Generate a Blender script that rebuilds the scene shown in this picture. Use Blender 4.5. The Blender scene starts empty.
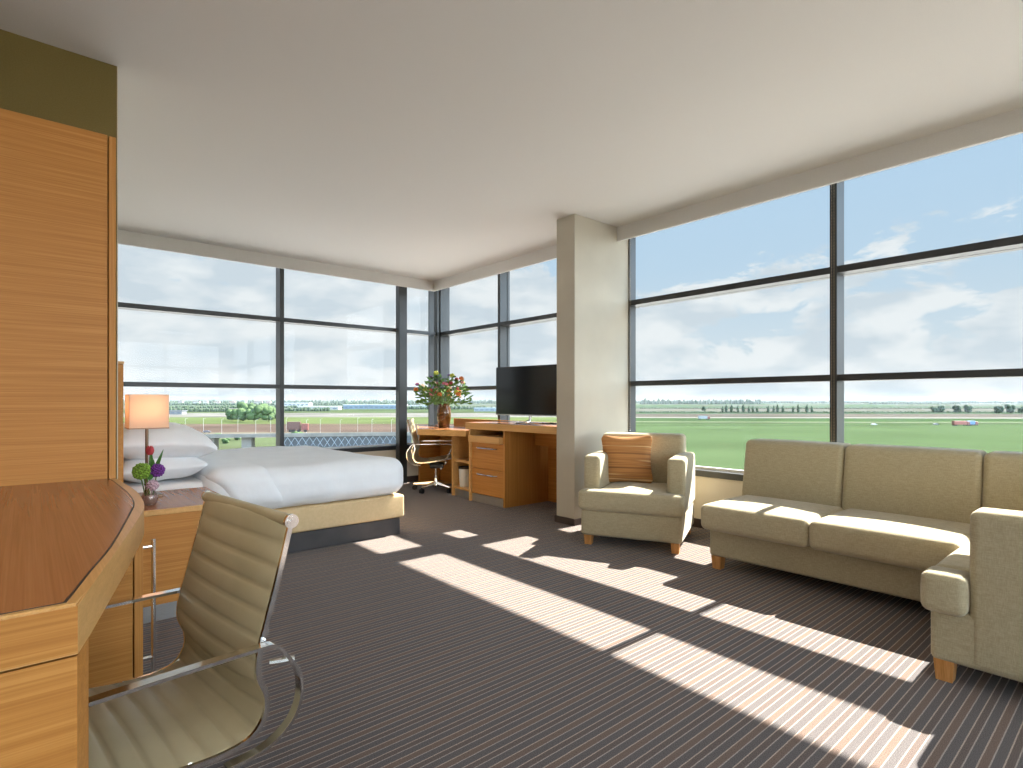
import bpy, bmesh, math, random
from mathutils import Vector, Matrix, noise
random.seed(7)
S = bpy.context.scene
COL = S.collection
PI = math.pi
# ------------------------------------------------------------------ camera
CAM_H = 1.10
FPX = 560.0
YAW = math.atan((511.5-28)/FPX)            # heading east of north
cd = bpy.data.cameras.new('camera'); cam = bpy.data.objects.new('camera', cd); COL.objects.link(cam)
cam.location = (0, 0, CAM_H); cam.rotation_euler = (PI/2, 0, -YAW)
cd.sensor_width = 36; cd.sensor_fit = 'HORIZONTAL'; cd.lens = 36*FPX/1023; cd.shift_y = 17/1023
cd.clip_start = 0.05; cd.clip_end = 60000
S.camera = cam
# ------------------------------------------------------------------ exposure
S.view_settings.view_transform = 'Standard'; S.view_settings.look = 'None'
S.view_settings.gamma = 1.0; S.view_settings.use_curve_mapping = False
S.view_settings.exposure = 0.85
# ------------------------------------------------------------------ sky
W = bpy.data.worlds.new('sky'); S.world = W; W.use_nodes = True
wn, wl = W.node_tree.nodes, W.node_tree.links
wn.clear()
def wnode(t, **k):
    n = wn.new(t)
    for a, b in k.items(): setattr(n, a, b)
    return n
def wmath(op, a, b=None, clamp=False):
    n = wn.new('ShaderNodeMath'); n.operation = op; n.use_clamp = clamp
    for i, v in enumerate((a, b)):
        if v is None: continue
        if isinstance(v, (int, float)): n.inputs[i].default_value = v
        else: wl.new(v, n.inputs[i])
    return n.outputs[0]
tc = wnode('ShaderNodeTexCoord'); sep = wnode('ShaderNodeSeparateXYZ'); wl.new(tc.outputs['Generated'], sep.inputs[0])
elev = sep.outputs[2]
ramp = wnode('ShaderNodeValToRGB'); wl.new(elev, ramp.inputs[0])
cr = ramp.color_ramp; cr.elements[0].position = 0.0; cr.elements[0].color = (.74, .78, .80, 1)
cr.elements[1].position = 1.0; cr.elements[1].color = (.16, .34, .72, 1)
for p, c in ((.06, (.66, .75, .82, 1)), (.22, (.52, .68, .84, 1)), (.5, (.42, .62, .86, 1))):
    e = cr.elements.new(p); e.color = c
# cumulus band
mp = wnode('ShaderNodeMapping'); mp.inputs['Scale'].default_value = (1, 1, 2.3); mp.inputs['Location'].default_value = (3.3, .4, 1.7); wl.new(tc.outputs['Generated'], mp.inputs[0])
n1 = wnode('ShaderNodeTexNoise'); n1.inputs['Scale'].default_value = 5.6; n1.inputs['Detail'].default_value = 9; n1.inputs['Roughness'].default_value = .62
n1.inputs['Distortion'].default_value = .25
wl.new(mp.outputs[0], n1.inputs['Vector'])
# coverage falls with height, more in the north
north = wmath('MULTIPLY', wmath('MAXIMUM', wmath('SUBTRACT', sep.outputs[1], .55), 0.0), .45)
cov = wmath('ADD', wmath('ADD', n1.outputs[0], north), wmath('MULTIPLY', wmath('SUBTRACT', .175, elev), 1.15))
cr2 = wnode('ShaderNodeValToRGB'); wl.new(cov, cr2.inputs[0])
cr2.color_ramp.elements[0].position = .495; cr2.color_ramp.elements[1].position = .55
n2 = wnode('ShaderNodeTexNoise'); n2.inputs['Scale'].default_value = 9; n2.inputs['Detail'].default_value = 7
wl.new(mp.outputs[0], n2.inputs['Vector'])
cr3 = wnode('ShaderNodeValToRGB'); wl.new(n2.outputs[0], cr3.inputs[0])
cr3.color_ramp.elements[0].position = .40; cr3.color_ramp.elements[0].color = (.64, .71, .78, 1)
cr3.color_ramp.elements[1].position = .58; cr3.color_ramp.elements[1].color = (.88, .90, .92, 1)
mx = wnode('ShaderNodeMix', data_type='RGBA'); wl.new(wmath('MULTIPLY', cr2.outputs[0], .9), mx.inputs[0]); wl.new(ramp.outputs[0], mx.inputs[6]); wl.new(cr3.outputs[0], mx.inputs[7])
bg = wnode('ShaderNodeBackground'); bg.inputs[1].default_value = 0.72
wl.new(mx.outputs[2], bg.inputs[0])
# southern half of the sky, unseen behind the camera, brightened as added room fill
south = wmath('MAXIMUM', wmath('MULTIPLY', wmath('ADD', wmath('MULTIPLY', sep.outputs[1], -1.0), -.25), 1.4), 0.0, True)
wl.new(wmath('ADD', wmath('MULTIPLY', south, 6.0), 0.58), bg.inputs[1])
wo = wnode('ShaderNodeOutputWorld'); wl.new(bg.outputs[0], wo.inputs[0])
# ------------------------------------------------------------------ sun (from the east, a degree south)
SUN_T = 0.9606
sl = bpy.data.lights.new('sun', 'SUN'); so = bpy.data.objects.new('sun', sl); COL.objects.link(so)
sl.energy = 14.0; sl.angle = math.radians(.55); sl.color = (1, .93, .84)
AZ = math.radians(.8)
sdir = Vector((math.cos(AZ), -math.sin(AZ), SUN_T)).normalized()
so.rotation_euler = sdir.to_track_quat('Z', 'Y').to_euler(); so.location = (30, 0, 30)

# ================================================================== helpers
def tag(o, label=None, cat=None, group=None, kind=None):
    if label: o['label'] = label
    if cat: o['category'] = cat
    if group: o['group'] = group
    if kind: o['kind'] = kind
    return o
def empty(name, loc, rz=0, label=None, cat=None, group=None, kind=None):
    o = bpy.data.objects.new(name, None); COL.objects.link(o)
    o.location = loc; o.rotation_euler = (0, 0, rz); o.empty_display_size = .1
    return tag(o, label, cat, group, kind)
def link(name, bm, mat, parent=None, smooth=False, loc=None, rot=None, auto=True):
    bmesh.ops.recalc_face_normals(bm, faces=bm.faces)
    me = bpy.data.meshes.new(name); bm.to_mesh(me); bm.free()
    if smooth:
        for p in me.polygons: p.use_smooth = True
        if auto: me.set_sharp_from_angle(angle=math.radians(38))
    if mat: me.materials.append(mat)
    o = bpy.data.objects.new(name, me); COL.objects.link(o)
    if parent: o.parent = parent
    if loc: o.location = loc
    if rot: o.rotation_euler = rot
    return o
def struct(name, bm, mat, parent=None, smooth=False):
    o = link(name, bm, mat, parent, smooth)
    if parent is None: o['kind'] = 'structure'
    return o
def copy_tree(o, parent=None):
    c = o.copy(); COL.objects.link(c)
    if parent: c.parent = parent
    for ch in [x for x in bpy.data.objects if x.parent is o and x is not c]: copy_tree(ch, c)
    return c
def B(*boxes, bev=0, seg=2):
    """boxes (x0,x1,y0,y1,z0,z1) in one bmesh, edges bevelled"""
    bm = bmesh.new()
    for b in boxes: addbox(bm, b)
    if bev:
        bmesh.ops.bevel(bm, geom=bm.edges[:], offset=bev, segments=seg, profile=.5, affect='EDGES')
    return bm
def addbox(bm, b):
    x0, x1, y0, y1, z0, z1 = b
    v = [bm.verts.new(p) for p in ((x0,y0,z0),(x1,y0,z0),(x1,y1,z0),(x0,y1,z0),(x0,y0,z1),(x1,y0,z1),(x1,y1,z1),(x0,y1,z1))]
    for f in ((0,3,2,1),(4,5,6,7),(0,1,5,4),(1,2,6,5),(2,3,7,6),(3,0,4,7)): bm.faces.new([v[i] for i in f])
def prism(bm, poly, z0, z1):
    a = [bm.verts.new((x, y, z0)) for x, y in poly]; b = [bm.verts.new((x, y, z1)) for x, y in poly]
    bm.faces.new(a[::-1]); bm.faces.new(b); n = len(poly)
    for i in range(n): bm.faces.new((a[i], a[(i+1) % n], b[(i+1) % n], b[i]))
def tube(bm, pts, r, n=10, closed=False, sec=None, cap=True):
    """sweep a circle (or a section [(a,b)..]) along pts; r may be a list"""
    pts = [Vector(p) for p in pts]; m = len(pts)
    rr = r if isinstance(r, (list, tuple)) else [r]*m
    if sec is None: sec = [(math.cos(2*PI*k/n), math.sin(2*PI*k/n)) for k in range(n)]
    k = len(sec); rings = []; up = None
    for i in range(m):
        if closed: t = pts[(i+1) % m]-pts[i-1]
        else: t = pts[min(i+1, m-1)]-pts[max(i-1, 0)]
        t.normalize()
        if up is None:
            up = Vector((0, 0, 1)) if abs(t.z) < .95 else Vector((0, 1, 0))
        a = up.cross(t)
        if a.length < 1e-5: a = Vector((1, 0, 0)).cross(t)
        a.normalize(); b = t.cross(a).normalized(); up = b
        rings.append([bm.verts.new(pts[i]+a*s[0]*rr[i]+b*s[1]*rr[i]) for s in sec])
    for i in range(m if closed else m-1):
        A, C = rings[i], rings[(i+1) % m]
        for j in range(k): bm.faces.new((A[j], A[(j+1) % k], C[(j+1) % k], C[j]))
    if cap and not closed: bm.faces.new(rings[0][::-1]); bm.faces.new(rings[-1])
def ribbon(bm, pts, w, t, side=Vector((0, 1, 0))):
    """flat bar: width w along fixed side direction, thickness t"""
    pts = [Vector(p) for p in pts]; m = len(pts); rings = []
    for i in range(m):
        tg = (pts[min(i+1, m-1)]-pts[max(i-1, 0)]).normalized(); nn = tg.cross(side).normalized()
        rings.append([bm.verts.new(pts[i]+side*a*w/2+nn*b*t/2) for a, b in ((-1,-1),(1,-1),(1,1),(-1,1))])
    for i in range(m-1):
        for j in range(4): bm.faces.new((rings[i][j], rings[i][(j+1) % 4], rings[i+1][(j+1) % 4], rings[i+1][j]))
    bm.faces.new(rings[0][::-1]); bm.faces.new(rings[-1])
def smoothpts(pts, n=6):
    """Catmull-Rom"""
    P = [Vector(p) for p in pts]; P = [P[0]*2-P[1]]+P+[P[-1]*2-P[-2]]; out = []
    for i in range(1, len(P)-2):
        for k in range(n):
            t = k/n; a, b, c, d = P[i-1:i+3]
            out.append(.5*((2*b)+(c-a)*t+(2*a-5*b+4*c-d)*t*t+(3*b-a-3*c+d)*t**3))
    out.append(P[-2]); return out
def lathe(bm, prof, n=24, c=(0, 0, 0)):
    rings = []
    for r, z in prof:
        rings.append([bm.verts.new((c[0]+max(r, 1e-4)*math.cos(2*PI*k/n), c[1]+max(r, 1e-4)*math.sin(2*PI*k/n), c[2]+z)) for k in range(n)])
    for i in range(len(rings)-1):
        for j in range(n): bm.faces.new((rings[i][j], rings[i][(j+1) % n], rings[i+1][(j+1) % n], rings[i+1][j]))
    bm.faces.new(rings[0][::-1]); bm.faces.new(rings[-1])
def soft(dx, dy, dz, r, seg=4, mid=8, crown=(0, 0, 0), wob=0, seed=0, fn=None):
    """upholstered block: rounded box centred at origin with bulging faces"""
    def axis(h):
        inner = h-r
        arc = [inner+r*math.tan(PI/4*k/seg) for k in range(1, seg+1)]
        m = [inner*(2*k/mid-1) for k in range(mid+1)]
        return [-a for a in arc[::-1]]+m+arc
    h = (dx/2, dy/2, dz/2); ax = [axis(v) for v in h]; bm = bmesh.new(); cache = {}
    def vert(p):
        key = tuple(round(c, 6) for c in p)
        if key in cache: return cache[key]
        q = Vector([max(-(h[i]-r), min(h[i]-r, p[i])) for i in range(3)]); d = Vector(p)-q
        v = q+d.normalized()*r if d.length > 1e-9 else q.copy()
        u = [v[i]/h[i] for i in range(3)]
        for i in range(3):
            j, k = (i+1) % 3, (i+2) % 3
            v[i] += crown[i]*(u[i])*(1-u[j]**2)*(1-u[k]**2)
        if wob:
            nv = noise.noise_vector(Vector(p)*3.1+Vector((seed, seed*1.7, 0))); v += nv*wob
        if fn: v = fn(v, u)
        cache[key] = bm.verts.new(v); return cache[key]
    for i in range(3):
        j, k = (i+1) % 3, (i+2) % 3
        for sgn in (-1, 1):
            A, C = ax[j], ax[k]
            for a in range(len(A)-1):
                for c in range(len(C)-1):
                    vs = []
                    for (aa, cc) in ((a, c), (a+1, c), (a+1, c+1), (a, c+1)):
                        p = [0, 0, 0]; p[i] = sgn*h[i]; p[j] = A[aa]; p[k] = C[cc]; vs.append(vert(p))
                    if len(set(vs)) == 4: bm.faces.new(vs if sgn > 0 else vs[::-1])
    return bm
def shift(bm, v): bmesh.ops.translate(bm, verts=bm.verts[:], vec=Vector(v)); return bm
def ball(bm, c, r, sub=2, sc=(1, 1, 1), wob=0, seed=0):
    res = bmesh.ops.create_icosphere(bm, subdivisions=sub, radius=1)
    for v in res['verts']:
        d = v.co.copy(); k = 1+wob*noise.noise(d*2.3+Vector((seed, seed, seed)))
        v.co = Vector(c)+Vector((d.x*sc[0], d.y*sc[1], d.z*sc[2]))*r*k
# ================================================================== materials
def mat(name, col=(.5, .5, .5), rough=.5, metal=0, spec=.5, **k):
    m = bpy.data.materials.new(name); m.use_nodes = True
    p = m.node_tree.nodes['Principled BSDF']
    p.inputs['Base Color'].default_value = (*col, 1); p.inputs['Roughness'].default_value = rough
    p.inputs['Metallic'].default_value = metal; p.inputs['Specular IOR Level'].default_value = spec
    for a, b in k.items(): p.inputs[a.replace('_', ' ')].default_value = b
    return m
def NT(m): return m.node_tree.nodes, m.node_tree.links, m.node_tree.nodes['Principled BSDF']
def flat(m):
    m.node_tree.nodes['Principled BSDF'].inputs['Specular IOR Level'].default_value = 0; return m
def noisy(m, scale, c0, c1, lo=.35, hi=.65, detail=4, stretch=(1, 1, 1), bump=0, bscale=None, coord='Object', bdist=.002):
    n, l, p = NT(m)
    t = n.new('ShaderNodeTexCoord'); mp = n.new('ShaderNodeMapping'); mp.inputs['Scale'].default_value = stretch
    l.new(t.outputs[coord], mp.inputs[0])
    x = n.new('ShaderNodeTexNoise'); x.inputs['Scale'].default_value = scale; x.inputs['Detail'].default_value = detail
    l.new(mp.outputs[0], x.inputs['Vector'])
    r = n.new('ShaderNodeValToRGB'); r.color_ramp.elements[0].position = lo; r.color_ramp.elements[1].position = hi
    r.color_ramp.elements[0].color = (*c0, 1); r.color_ramp.elements[1].color = (*c1, 1)
    l.new(x.outputs[0], r.inputs[0]); l.new(r.outputs[0], p.inputs['Base Color'])
    if bump:
        b = n.new('ShaderNodeBump'); b.inputs['Strength'].default_value = bump; b.inputs['Distance'].default_value = bdist
        y = x
        if bscale:
            y = n.new('ShaderNodeTexNoise'); y.inputs['Scale'].default_value = bscale; y.inputs['Detail'].default_value = 2
            l.new(mp.outputs[0], y.inputs['Vector'])
        l.new(y.outputs[0], b.inputs['Height']); l.new(b.outputs[0], p.inputs['Normal'])
    return m
def wood(name, c0, c1, c2, grain=(1, 0, 0), rough=.45, fine=1.0, spec=.25, bump=.02):
    """fine-lined veneer; grain = axis along which the lines run"""
    m = mat(name, c1, rough, spec=spec); n, l, p = NT(m)
    t = n.new('ShaderNodeTexCoord')
    def layer(along, across, detail=3):
        mp = n.new('ShaderNodeMapping'); mp.inputs['Scale'].default_value = [along if g else across for g in grain]
        l.new(t.outputs['Object'], mp.inputs[0])
        x = n.new('ShaderNodeTexNoise'); x.inputs['Scale'].default_value = 1; x.inputs['Detail'].default_value = detail
        l.new(mp.outputs[0], x.inputs['Vector']); return x.outputs[0]
    a = layer(.7, 55*fine); b = layer(2.5, 260*fine, 2)
    ad = n.new('ShaderNodeMath'); ad.operation = 'MULTIPLY_ADD'; ad.inputs[1].default_value = .5; l.new(b, ad.inputs[0])
    mu = n.new('ShaderNodeMath'); mu.operation = 'MULTIPLY'; mu.inputs[1].default_value = .5; l.new(a, mu.inputs[0]); l.new(mu.outputs[0], ad.inputs[2])
    r = n.new('ShaderNodeValToRGB'); r.color_ramp.elements[0].position = .36; r.color_ramp.elements[0].color = (*c0, 1)
    r.color_ramp.elements[1].position = .64; r.color_ramp.elements[1].color = (*c2, 1)
    e = r.color_ramp.elements.new(.5); e.color = (*c1, 1)
    l.new(ad.outputs[0], r.inputs[0]); l.new(r.outputs[0], p.inputs['Base Color'])
    bp = n.new('ShaderNodeBump'); bp.inputs['Strength'].default_value = bump; bp.inputs['Distance'].default_value = .001
    l.new(ad.outputs[0], bp.inputs['Height']); l.new(bp.outputs[0], p.inputs['Normal'])
    return m
M = {}
M['ceiling'] = noisy(mat('ceiling_paint', rough=.9), 260, (.63, .61, .58), (.67, .65, .62), detail=2, bump=.25, bdist=.001)
M['wall'] = noisy(mat('wall_paint', rough=.85), 3, (.66, .59, .48), (.70, .63, .52), bump=.04, bscale=300)
M['column'] = noisy(mat('column_paint', rough=.8), 3, (.50, .455, .37), (.54, .495, .405), bump=.04, bscale=300)
M['olive'] = noisy(mat('olive_wall_paint', rough=.8), 200, (.19, .135, .036), (.215, .155, .045), bump=.1)
M['wood_x'] = wood('amber_veneer', (.42, .165, .032), (.49, .205, .043), (.57, .255, .062), (1, 0, 0))
M['wood_y'] = wood('amber_veneer_cross', (.42, .165, .032), (.49, .205, .043), (.57, .255, .062), (0, 1, 0))
M['wood_z'] = wood('amber_veneer_upright', (.43, .175, .036), (.50, .215, .048), (.58, .265, .07), (0, 0, 1))
M['edge'] = wood('pale_edge_veneer', (.58, .31, .10), (.64, .355, .125), (.70, .40, .155), (0, 1, 0), rough=.3)
M['top'] = wood('brown_desk_veneer', (.33, .122, .043), (.37, .142, .052), (.41, .165, .064), (0, 1, 0), rough=.24, spec=.45, bump=0)
M['footwood'] = wood('foot_wood', (.50, .22, .06), (.60, .28, .09), (.68, .34, .12), (0, 0, 1))
M['base'] = noisy(mat('baseboard_brown', rough=.5), 8, (.045, .028, .022), (.06, .038, .03))
M['frame'] = noisy(mat('window_frame_metal', rough=.38, metal=0, spec=.6), 4, (.020, .022, .024), (.028, .030, .032))
M['sillw'] = mat('sill_gasket_white', (.7, .7, .7), .5)
M['chrome'] = mat('chrome', (.80, .79, .77), .12, 1)
M['alu'] = noisy(mat('brushed_aluminium', rough=.3, metal=1), 40, (.58, .57, .55), (.66, .65, .63), stretch=(1, 1, 12))
M['black'] = noisy(mat('black_plastic', rough=.4), 20, (.012, .012, .013), (.02, .02, .022))
M['screen'] = mat('tv_screen', (.010, .011, .013), .12, spec=.6)
M['dark'] = noisy(mat('dark_base_board', rough=.6), 10, (.05, .043, .042), (.065, .055, .052))
M['white'] = noisy(mat('white_cotton', rough=.85, Sheen_Weight=.2), 5, (.84, .845, .86), (.88, .885, .90), bump=.25, bscale=14, bdist=.01)
M['sheet'] = noisy(mat('white_sheet', rough=.85), 5, (.82, .81, .81), (.87, .86, .86), bump=.15, bscale=18, bdist=.006)
M['bedbox'] = noisy(mat('bed_box_fabric', rough=.85), 60, (.66, .47, .25), (.71, .51, .28), bump=.1, bscale=200)
M['leather'] = noisy(mat('taupe_leather', rough=.42, spec=.45), 6, (.47, .39, .235), (.52, .435, .27), bump=.12, bscale=260, bdist=.001)
M['stitch'] = mat('leather_welt', (.20, .165, .10), .5)
M['bin'] = mat('white_bin_plastic', (.75, .73, .69), .5)
def fabric():
    m = mat('sofa_fabric', (.38, .33, .22), .9, Sheen_Weight=.25); n, l, p = NT(m)
    t = n.new('ShaderNodeTexCoord')
    w1 = n.new('ShaderNodeTexNoise'); w1.inputs['Scale'].default_value = 1; w1.inputs['Detail'].default_value = 2
    mp = n.new('ShaderNodeMapping'); mp.inputs['Scale'].default_value = (340, 340, 60); l.new(t.outputs['Object'], mp.inputs[0]); l.new(mp.outputs[0], w1.inputs['Vector'])
    w2 = n.new('ShaderNodeTexNoise'); w2.inputs['Scale'].default_value = 1; w2.inputs['Detail'].default_value = 2
    mp2 = n.new('ShaderNodeMapping'); mp2.inputs['Scale'].default_value = (30, 30, 300); l.new(t.outputs['Object'], mp2.inputs[0]); l.new(mp2.outputs[0], w2.inputs['Vector'])
    ad = n.new('ShaderNodeMath'); ad.operation = 'ADD'; l.new(w1.outputs[0], ad.inputs[0]); l.new(w2.outputs[0], ad.inputs[1])
    r = n.new('ShaderNodeValToRGB'); r.color_ramp.elements[0].position = .36; r.color_ramp.elements[1].position = .64
    hv = n.new('ShaderNodeMath'); hv.operation = 'MULTIPLY'; hv.inputs[1].default_value = .5; l.new(ad.outputs[0], hv.inputs[0])
    r.color_ramp.elements[0].color = (.36, .30, .180, 1); r.color_ramp.elements[1].color = (.48, .41, .265, 1)
    l.new(hv.outputs[0], r.inputs[0]); l.new(r.outputs[0], p.inputs['Base Color'])
    b = n.new('ShaderNodeBump'); b.inputs['Strength'].default_value = .3; b.inputs['Distance'].default_value = .002; l.new(hv.outputs[0], b.inputs['Height']); l.new(b.outputs[0], p.inputs['Normal'])
    return m
M['fabric'] = fabric()
def carpet():
    m = mat('striped_carpet', (.1, .1, .1), .95, spec=.1, Sheen_Weight=.12, Sheen_Roughness=.6); n, l, p = NT(m)
    t = n.new('ShaderNodeTexCoord'); sp = n.new('ShaderNodeSeparateXYZ'); l.new(t.outputs['Object'], sp.inputs[0])
    wob = n.new('ShaderNodeTexNoise'); wob.inputs['Scale'].default_value = 60; wob.inputs['Detail'].default_value = 2; l.new(t.outputs['Object'], wob.inputs['Vector'])
    def mth(op, a, b=None, c=None):
        x = n.new('ShaderNodeMath'); x.operation = op
        for i, v in enumerate((a, b, c)):
            if v is None: continue
            if isinstance(v, (int, float)): x.inputs[i].default_value = v
            else: l.new(v, x.inputs[i])
        return x.outputs[0]
    y = mth('MULTIPLY_ADD', wob.outputs[0], .0016, sp.outputs[1])
    fr = mth('FRACT', mth('DIVIDE', mth('ADD', y, 50), .106))
    r = n.new('ShaderNodeValToRGB'); r.color_ramp.interpolation = 'LINEAR'; l.new(fr, r.inputs[0])
    dk = (.125, .092, .080, 1); bl = (.112, .098, .098, 1); br = (.165, .110, .086, 1); ln = (.43, .345, .285, 1); l2 = (.37, .32, .285, 1)
    stops = [(0, br)]
    for c0, cc, nx in ((.11, ln, bl), (.38, l2, dk), (.60, ln, bl), (.87, l2, br)):
        prev = stops[-1][1]
        stops += [(c0-.022, prev), (c0-.014, cc), (c0+.014, cc), (c0+.022, nx), (c0+.09, nx)]
    el = r.color_ramp.elements; el[0].position = 0; el[0].color = br; el[1].position = 1; el[1].color = br
    for pz, c in stops[1:]:
        e = el.new(min(pz, .999)); e.color = c
    fz = n.new('ShaderNodeTexNoise'); fz.inputs['Scale'].default_value = 1; fz.inputs['Detail'].default_value = 3
    mp = n.new('ShaderNodeMapping'); mp.inputs['Scale'].default_value = (260, 420, 260); l.new(t.outputs['Object'], mp.inputs[0]); l.new(mp.outputs[0], fz.inputs['Vector'])
    fc = n.new('ShaderNodeMapRange'); fc.inputs[1].default_value = .3; fc.inputs[2].default_value = .7; fc.inputs[3].default_value = .45; fc.inputs[4].default_value = 1.55; l.new(fz.outputs[0], fc.inputs[0])
    vm = n.new('ShaderNodeVectorMath'); vm.operation = 'SCALE'; l.new(r.outputs[0], vm.inputs[0]); l.new(fc.outputs[0], vm.inputs['Scale'])
    l.new(vm.outputs[0], p.inputs['Base Color'])
    b = n.new('ShaderNodeBump'); b.inputs['Strength'].default_value = .5; b.inputs['Distance'].default_value = .003; l.new(fz.outputs[0], b.inputs['Height']); l.new(b.outputs[0], p.inputs['Normal'])
    return m
M['carpet'] = carpet()
def glass(name, tint=(.965, .98, .975), f0=.007):
    """thin clear glazing: straight-through light plus a mirror share that grows at grazing angles"""
    m = bpy.data.materials.new(name); m.use_nodes = True; n = m.node_tree.nodes; l = m.node_tree.links; n.clear()
    o = n.new('ShaderNodeOutputMaterial'); tr = n.new('ShaderNodeBsdfTransparent'); tr.inputs[0].default_value = (*tint, 1)
    g = n.new('ShaderNodeBsdfGlossy'); g.inputs['Roughness'].default_value = 0
    geo = n.new('ShaderNodeNewGeometry'); dt = n.new('ShaderNodeVectorMath'); dt.operation = 'DOT_PRODUCT'
    l.new(geo.outputs['Incoming'], dt.inputs[0]); l.new(geo.outputs['Normal'], dt.inputs[1])
    def mth(op, x, y=None):
        q = n.new('ShaderNodeMath'); q.operation = op
        for i, v in enumerate((x, y)):
            if v is None: continue
            if isinstance(v, (int, float)): q.inputs[i].default_value = v
            else: l.new(v, q.inputs[i])
        return q.outputs[0]
    f = mth('ADD', mth('MULTIPLY', mth('POWER', mth('SUBTRACT', 1.0, mth('ABSOLUTE', dt.outputs['Value'])), 5.0), 1-f0), f0)
    mx = n.new('ShaderNodeMixShader'); l.new(f, mx.inputs[0]); l.new(tr.outputs[0], mx.inputs[1]); l.new(g.outputs[0], mx.inputs[2]); l.new(mx.outputs[0], o.inputs[0])
    return m
M['glass'] = glass('window_glass')
M['vaseglass'] = glass('clear_vase_glass', (.90, .86, .84), .05)
M['amberglass'] = mat('amber_vase_glass', (.20, .085, .018), .06, spec=.8, Transmission_Weight=.45)
M['water'] = mat('vase_water', (.75, .55, .5), .05, Transmission_Weight=.8)
def shade_mat():
    m = bpy.data.materials.new('lamp_shade_fabric'); m.use_nodes = True; n = m.node_tree.nodes; l = m.node_tree.links; n.clear()
    o = n.new('ShaderNodeOutputMaterial'); d = n.new('ShaderNodeBsdfDiffuse'); d.inputs[0].default_value = (.90, .74, .60, 1)
    t = n.new('ShaderNodeBsdfTranslucent'); t.inputs[0].default_value = (.92, .75, .60, 1); mx = n.new('ShaderNodeMixShader'); mx.inputs[0].default_value = .5
    l.new(d.outputs[0], mx.inputs[1]); l.new(t.outputs[0], mx.inputs[2]); l.new(mx.outputs[0], o.inputs[0]); return m
M['shade'] = shade_mat()
def cmat(name, c, rough=.7, v=.25, sc=30):
    return noisy(mat(name, rough=rough), sc, tuple(x*(1-v) for x in c), tuple(min(1, x*(1+v)) for x in c))
def stripes():
    m = mat('striped_pillow_fabric', rough=.8); n, l, p = NT(m)
    t = n.new('ShaderNodeTexCoord'); mp = n.new('ShaderNodeMapping'); mp.inputs['Scale'].default_value = (0.6, 0.6, 34); l.new(t.outputs['Object'], mp.inputs[0])
    x = n.new('ShaderNodeTexNoise'); x.inputs['Scale'].default_value = 1; x.inputs['Detail'].default_value = 4; l.new(mp.outputs[0], x.inputs['Vector'])
    r = n.new('ShaderNodeValToRGB'); l.new(x.outputs[0], r.inputs[0]); el = r.color_ramp.elements
    el[0].position = .30; el[0].color = (.13, .05, .018, 1); el[1].position = .72; el[1].color = (.75, .50, .24, 1)
    for q, c in ((.42, (.33, .14, .045, 1)), (.50, (.50, .23, .07, 1)), (.58, (.36, .15, .045, 1)), (.62, (.72, .47, .22, 1))):
        e = el.new(q); e.color = c
    l.new(r.outputs[0], p.inputs['Base Color']); return m
M['stripes'] = stripes()

# ================================================================== room
XE = 4.42; YN = 6.70; XB = 4.24; YB = 6.56; ZC = 2.754; ZB = 2.62; YS = -4.6; XW = -1.5
WX, WY = .337, 3.37          # corner of the olive wall, bedroom west wall
CX0, CY0, CY1 = 3.65, 3.376, 3.60   # column
struct('floor', B((XW-.2, XE+.1, YS-.2, YN+.1, -.2, 0)), M['carpet'])
struct('ceiling', B((XW-.2, XE+.155, YS-.2, YN+.155, ZC, ZC+.25)), M['ceiling'])
struct('eave', B((XE+.156, 4.897, YS-.2, YN+.6, 2.86, 3.0), (XW-.2, XE+.155, YN+.156, YN+.6, 2.86, 3.0)), M['wall'])
struct('wall_west', B((XW-.2, XW, YS-.2, WY, 0, ZC)), noisy(mat('white_wall_paint', rough=.85), 3, (.80, .79, .76), (.84, .83, .80)))
struct('wall_south', B((XW, XE+.25, YS-.2, YS, 0, .448), (XW, XE+.25, YS-.2, YS, ZB+.1, ZC)), M['wall'])
bm = B((XW, WX-.004, WY, WY+.12, 0, ZC)); struct('wall_olive', bm, M['olive'])
struct('wall_bedroom_west', B((WX-.2, WX, WY+.121, YN+.25, 0, ZC), (WX-.0035, WX, WY+.002, WY+.121, 0, ZC)), M['wall'])
struct('wall_north', B((WX, XE+.15, YN, YN+.15, 0, .448)), M['wall'])
struct('wall_east', B((XE, XE+.15, YS, YN, 0, .448)), M['wall'])
bk = struct('trim_1', B((XB, XB+.03, YS, CY0, ZB, ZC), (XB, XB+.03, CY1, YB+.03, ZB, ZC)), M['ceiling']); bk.name = 'bulkhead_east'
bk = struct('trim_2', B((WX, XB, YB, YB+.03, ZB, ZC)), M['ceiling']); bk.name = 'bulkhead_north'
struct('column', B((CX0, XE, CY0, CY1, 0, ZC), bev=.003, seg=1), M['column'])
bt = .012; bh = .058
struct('baseboard_column', B((CX0-bt, CX0, CY0-bt, CY1+bt, 0, bh), (CX0, XE-bt, CY0-bt, CY0, 0, bh), (CX0, XE-bt, CY1, CY1+bt, 0, bh)), M['base'])
struct('baseboard_east', B((XE-bt, XE, YS, CY0, 0, .075), (XE-bt, XE, CY1, YN, 0, .075)), M['base'])
struct('baseboard_north', B((WX, XE, YN-bt, YN, 0, .075)), M['base'])
struct('baseboard_west', B((WX, WX+bt, WY, YN, 0, .075), (XW, XW+bt, YS, WY, 0, .075)), M['base'])
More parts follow.
